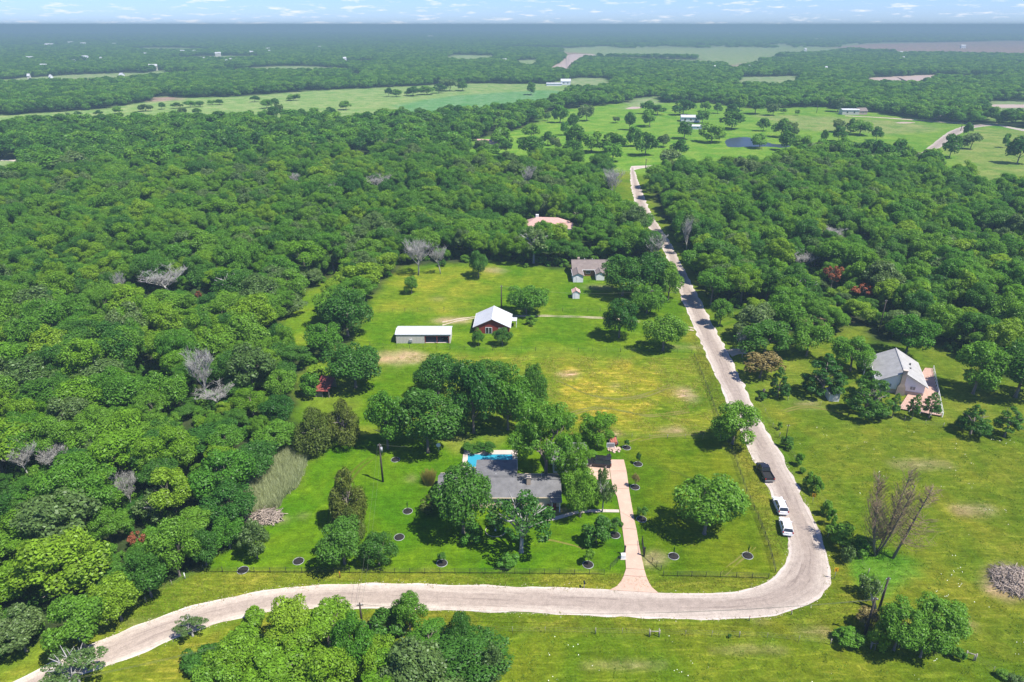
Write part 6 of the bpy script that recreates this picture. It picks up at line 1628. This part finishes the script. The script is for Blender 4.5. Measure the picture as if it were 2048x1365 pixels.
# things too many or too ragged to count: cane, brush heaps, grasses, flowers
def blades_np(name, x, y, h, w, lean, mat_, label, rng, k=3):
    n = len(x)
    X, Y, H = np.repeat(x, k), np.repeat(y, k), np.repeat(h, k) * rng.uniform(.6, 1.15, n * k)
    a = rng.uniform(0, 6.28, n * k); X = X + rng.normal(0, 1, n * k) * w * 2.2; Y = Y + rng.normal(0, 1, n * k) * w * 2.2
    dx, dy = np.cos(a) * w, np.sin(a) * w; l = rng.normal(0, lean, n * k) * H; l2 = rng.normal(0, lean, n * k) * H
    z = np.zeros(n * k)
    v = np.stack([np.stack([X - dx, Y - dy, z], 1), np.stack([X + dx, Y + dy, z], 1), np.stack([X + l, Y + l2, H], 1)], 1).reshape(-1, 3)
    me = np_mesh(name, v, np.arange(3 * n * k).reshape(-1, 3), mat_)
    return tag(add(name, me), label, None, None, 'stuff')
def in_px(poly, n, rng, pad=0):
    W = world_poly(poly); xs, ys = [p[0] for p in W], [p[1] for p in W]
    x, y = rng.uniform(min(xs), max(xs), n * 3), rng.uniform(min(ys), max(ys), n * 3)
    m = inpoly(x + wobble(x, y, .8, 7), y + wobble(y, x, .8, 7), W)
    return x[m][:n], y[m][:n]
g = np.random.default_rng(21)
x, y = in_px([(496, 960), (530, 930), (600, 900), (618, 915), (610, 950), (585, 985), (560, 1010), (520, 1030), (492, 1020)], 4200, g)
blades_np('cane_thicket', x, y, g.uniform(1.2, 2.6, len(x)), .055, .26, M['cane'], 'pale grey-green cane thicket at the left edge of the lawn', g, 5)
x, y = in_px(MEADOW, 15000, g); m = (wobble(x, y, 1, 9) > -.15)
blades_np('dry_grass', x[m], y[m], g.uniform(.12, .35, m.sum()), .05, .7, M['straw'], 'dry straw grass across the back meadow', g, 2)
x, y = in_px([(412, 1140), (1548, 1158), (1480, 1182), (1220, 1178), (700, 1168), (520, 1182), (264, 1252), (100, 1330), (108, 1303), (217, 1232), (345, 1165)], 9000, g)
x2, y2 = in_px([(1548, 1130), (1500, 985), (1450, 860), (1400, 740), (1386, 665), (1408, 705), (1448, 795), (1490, 888), (1530, 965), (1570, 1065), (1572, 1110)], 5000, g)
x3, y3 = in_px([(300, 1345), (293, 1306), (557, 1226), (1000, 1228), (1410, 1243), (1521, 1240), (1635, 1200), (1662, 1141), (1634, 1047), (1600, 965), (1520, 825), (1550, 850), (1650, 1015), (1730, 1180), (1730, 1285), (1420, 1272), (980, 1264), (950, 1250), (700, 1240), (520, 1238)], 14000, g)
x, y = np.concatenate([x, x2, x3]), np.concatenate([y, y2, y3])
blades_np('verge_grass', x, y, g.uniform(.08, .28, len(x)), .05, .6, M['verge_blade'], 'rough olive grass along the road verges', g, 2)
x, y = in_px(PASTURE_SE + [(900, 1500)], 9000, g)
x2, y2 = in_px([(1540, 850), (1700, 850), (2100, 850), (2200, 900), (2200, 1300), (2048, 1370), (1960, 1330), (1740, 1290), (1700, 1090)], 14000, g)
x, y = np.concatenate([x, x2]), np.concatenate([y, y2])
m = (wobble(x, y, 1, 6) > .1) & (g.uniform(0, 1, len(x)) < .6)
blades_np('pasture_weeds', x[m], y[m], g.uniform(.08, .25, m.sum()), .07, .6, M['pasture_blade'], 'scattered green weeds in the pastures', g, 3)
m = (wobble(x, y, 1, 17) > .15) & (g.uniform(0, 1, len(x)) < .013)
def flowers(x, y):
    v, f = [], []
    for i in range(len(x)):
        for k in range(int(g.integers(1, 4))):
            cx, cy, s = x[i] + g.normal(0, .3), y[i] + g.normal(0, .3), g.uniform(.02, .05)
            n = len(v); z = g.uniform(.25, .5)
            v += [(cx - s, cy - s, z), (cx + s, cy - s, z), (cx + s, cy + s, z + .04), (cx - s, cy + s, z + .04)]; f.append((n, n + 1, n + 2, n + 3))
    tag(add('wild_flowers', np_mesh('wild_flowers', v, f, M['petal'])), 'white wild flowers dotted over the pastures', None, None, 'stuff')
flowers(x[m], y[m])
M['brush'] = mat('brush', (0.30, 0.245, 0.20), 0.9, 0.4, 1.5)
def brush_heap(label, px, py, rx, ry, n, h):
    b = G(px, py); rng = random.Random(px); m = MB()
    for i in range(n):
        a, r = rng.uniform(0, 6.28), rng.uniform(0, 1) ** .6
        x, y, z = rx * r * math.cos(a), ry * r * math.sin(a), h * (1 - r * r) * rng.uniform(.3, 1.0) + .1
        L = rng.uniform(.5, 1.5); t = rng.uniform(0, 6.28); s = rng.uniform(-.3, .3)
        m.tube([(x - L * math.cos(t), y - L * math.sin(t), max(.05, z - L * s)), (x, y, z + .1), (x + L * math.cos(t + .3), y + L * math.sin(t + .3), max(.05, z + L * s))], rng.uniform(.03, .08), 3)
    o = m.build('brush_heap', M['brush'], None, loc=b)
    tag(o, label, None, None, 'stuff')
brush_heap('heap of grey cut branches below the cane thicket', 528, 1036, 3.2, 2.0, 330, 1.1)
brush_heap('big heap of bleached branches at the right frame edge', 2040, 1166, 4.4, 3.3, 700, 1.0)
# loose white stones along the road edges
def edge_stones():
    v, f = [], []
    rng = np.random.default_rng(5)
    for line, sgn in ((ROAD_L[3:28], -1), (ROAD_R[3:28], 1)):
        L = catmull([G(*p)[:2] for p in line], .25)
        for i in range(0, len(L) - 1):
            if rng.uniform() > .42: continue
            p = L[i]; t = (L[i + 1] - L[i]).normalized(); nn = Vector((t.y, -t.x)) * (1 if sgn > 0 else -1)
            q = p + nn * abs(rng.normal(0, .28)); s = rng.uniform(.04, .10); n = len(v); z = .03
            for a in (0, 1.57, 3.14, 4.71): v.append((q.x + s * math.cos(a + i), q.y + s * math.sin(a + i), z))
            v.append((q.x, q.y, z + s * .8))
            f += [(n, n + 1, n + 4), (n + 1, n + 2, n + 4), (n + 2, n + 3, n + 4), (n + 3, n, n + 4)]
    tag(add('roadside_stones', np_mesh('roadside_stones', v, f, M['stone_white'])), 'loose white stones along the road edges', None, None, 'stuff')
M['stone_white'] = mat('stone_white', (0.40, 0.34, 0.29), 0.9, 0.15, 2.0)
edge_stones()

# ------------------------------------------------------------------ haze: an even, pale volume round the scene, sky outside
def haze():
    m, nd, lk, out = new_mat('haze')
    v = N(nd, 'ShaderNodeVolumePrincipled', Density=HAZE_DENSITY, Anisotropy=0.0)
    v.inputs['Color'].default_value = rgba(HAZE_COLOR)
    lk.new(v.outputs[0], out.inputs['Volume'])
    o = MB().box((0, 45000, 41.5), (190000, 93000, 87)).build('haze', m)
    tag(o, 'thin blue summer haze over the whole plain', None, None, 'stuff')
HAZE_DENSITY, HAZE_COLOR = 0.00036, (0.228, 0.335, 0.415)
haze()

# no part lies deeper than thing > part > sub-part
def level(o): return 0 if o.parent is None else 1 + level(o.parent)
for o in [o for o in bpy.data.objects if level(o) > 2]:
    while level(o) > 2: o.parent = o.parent.parent          # the skipped parent sits at its own parent's origin
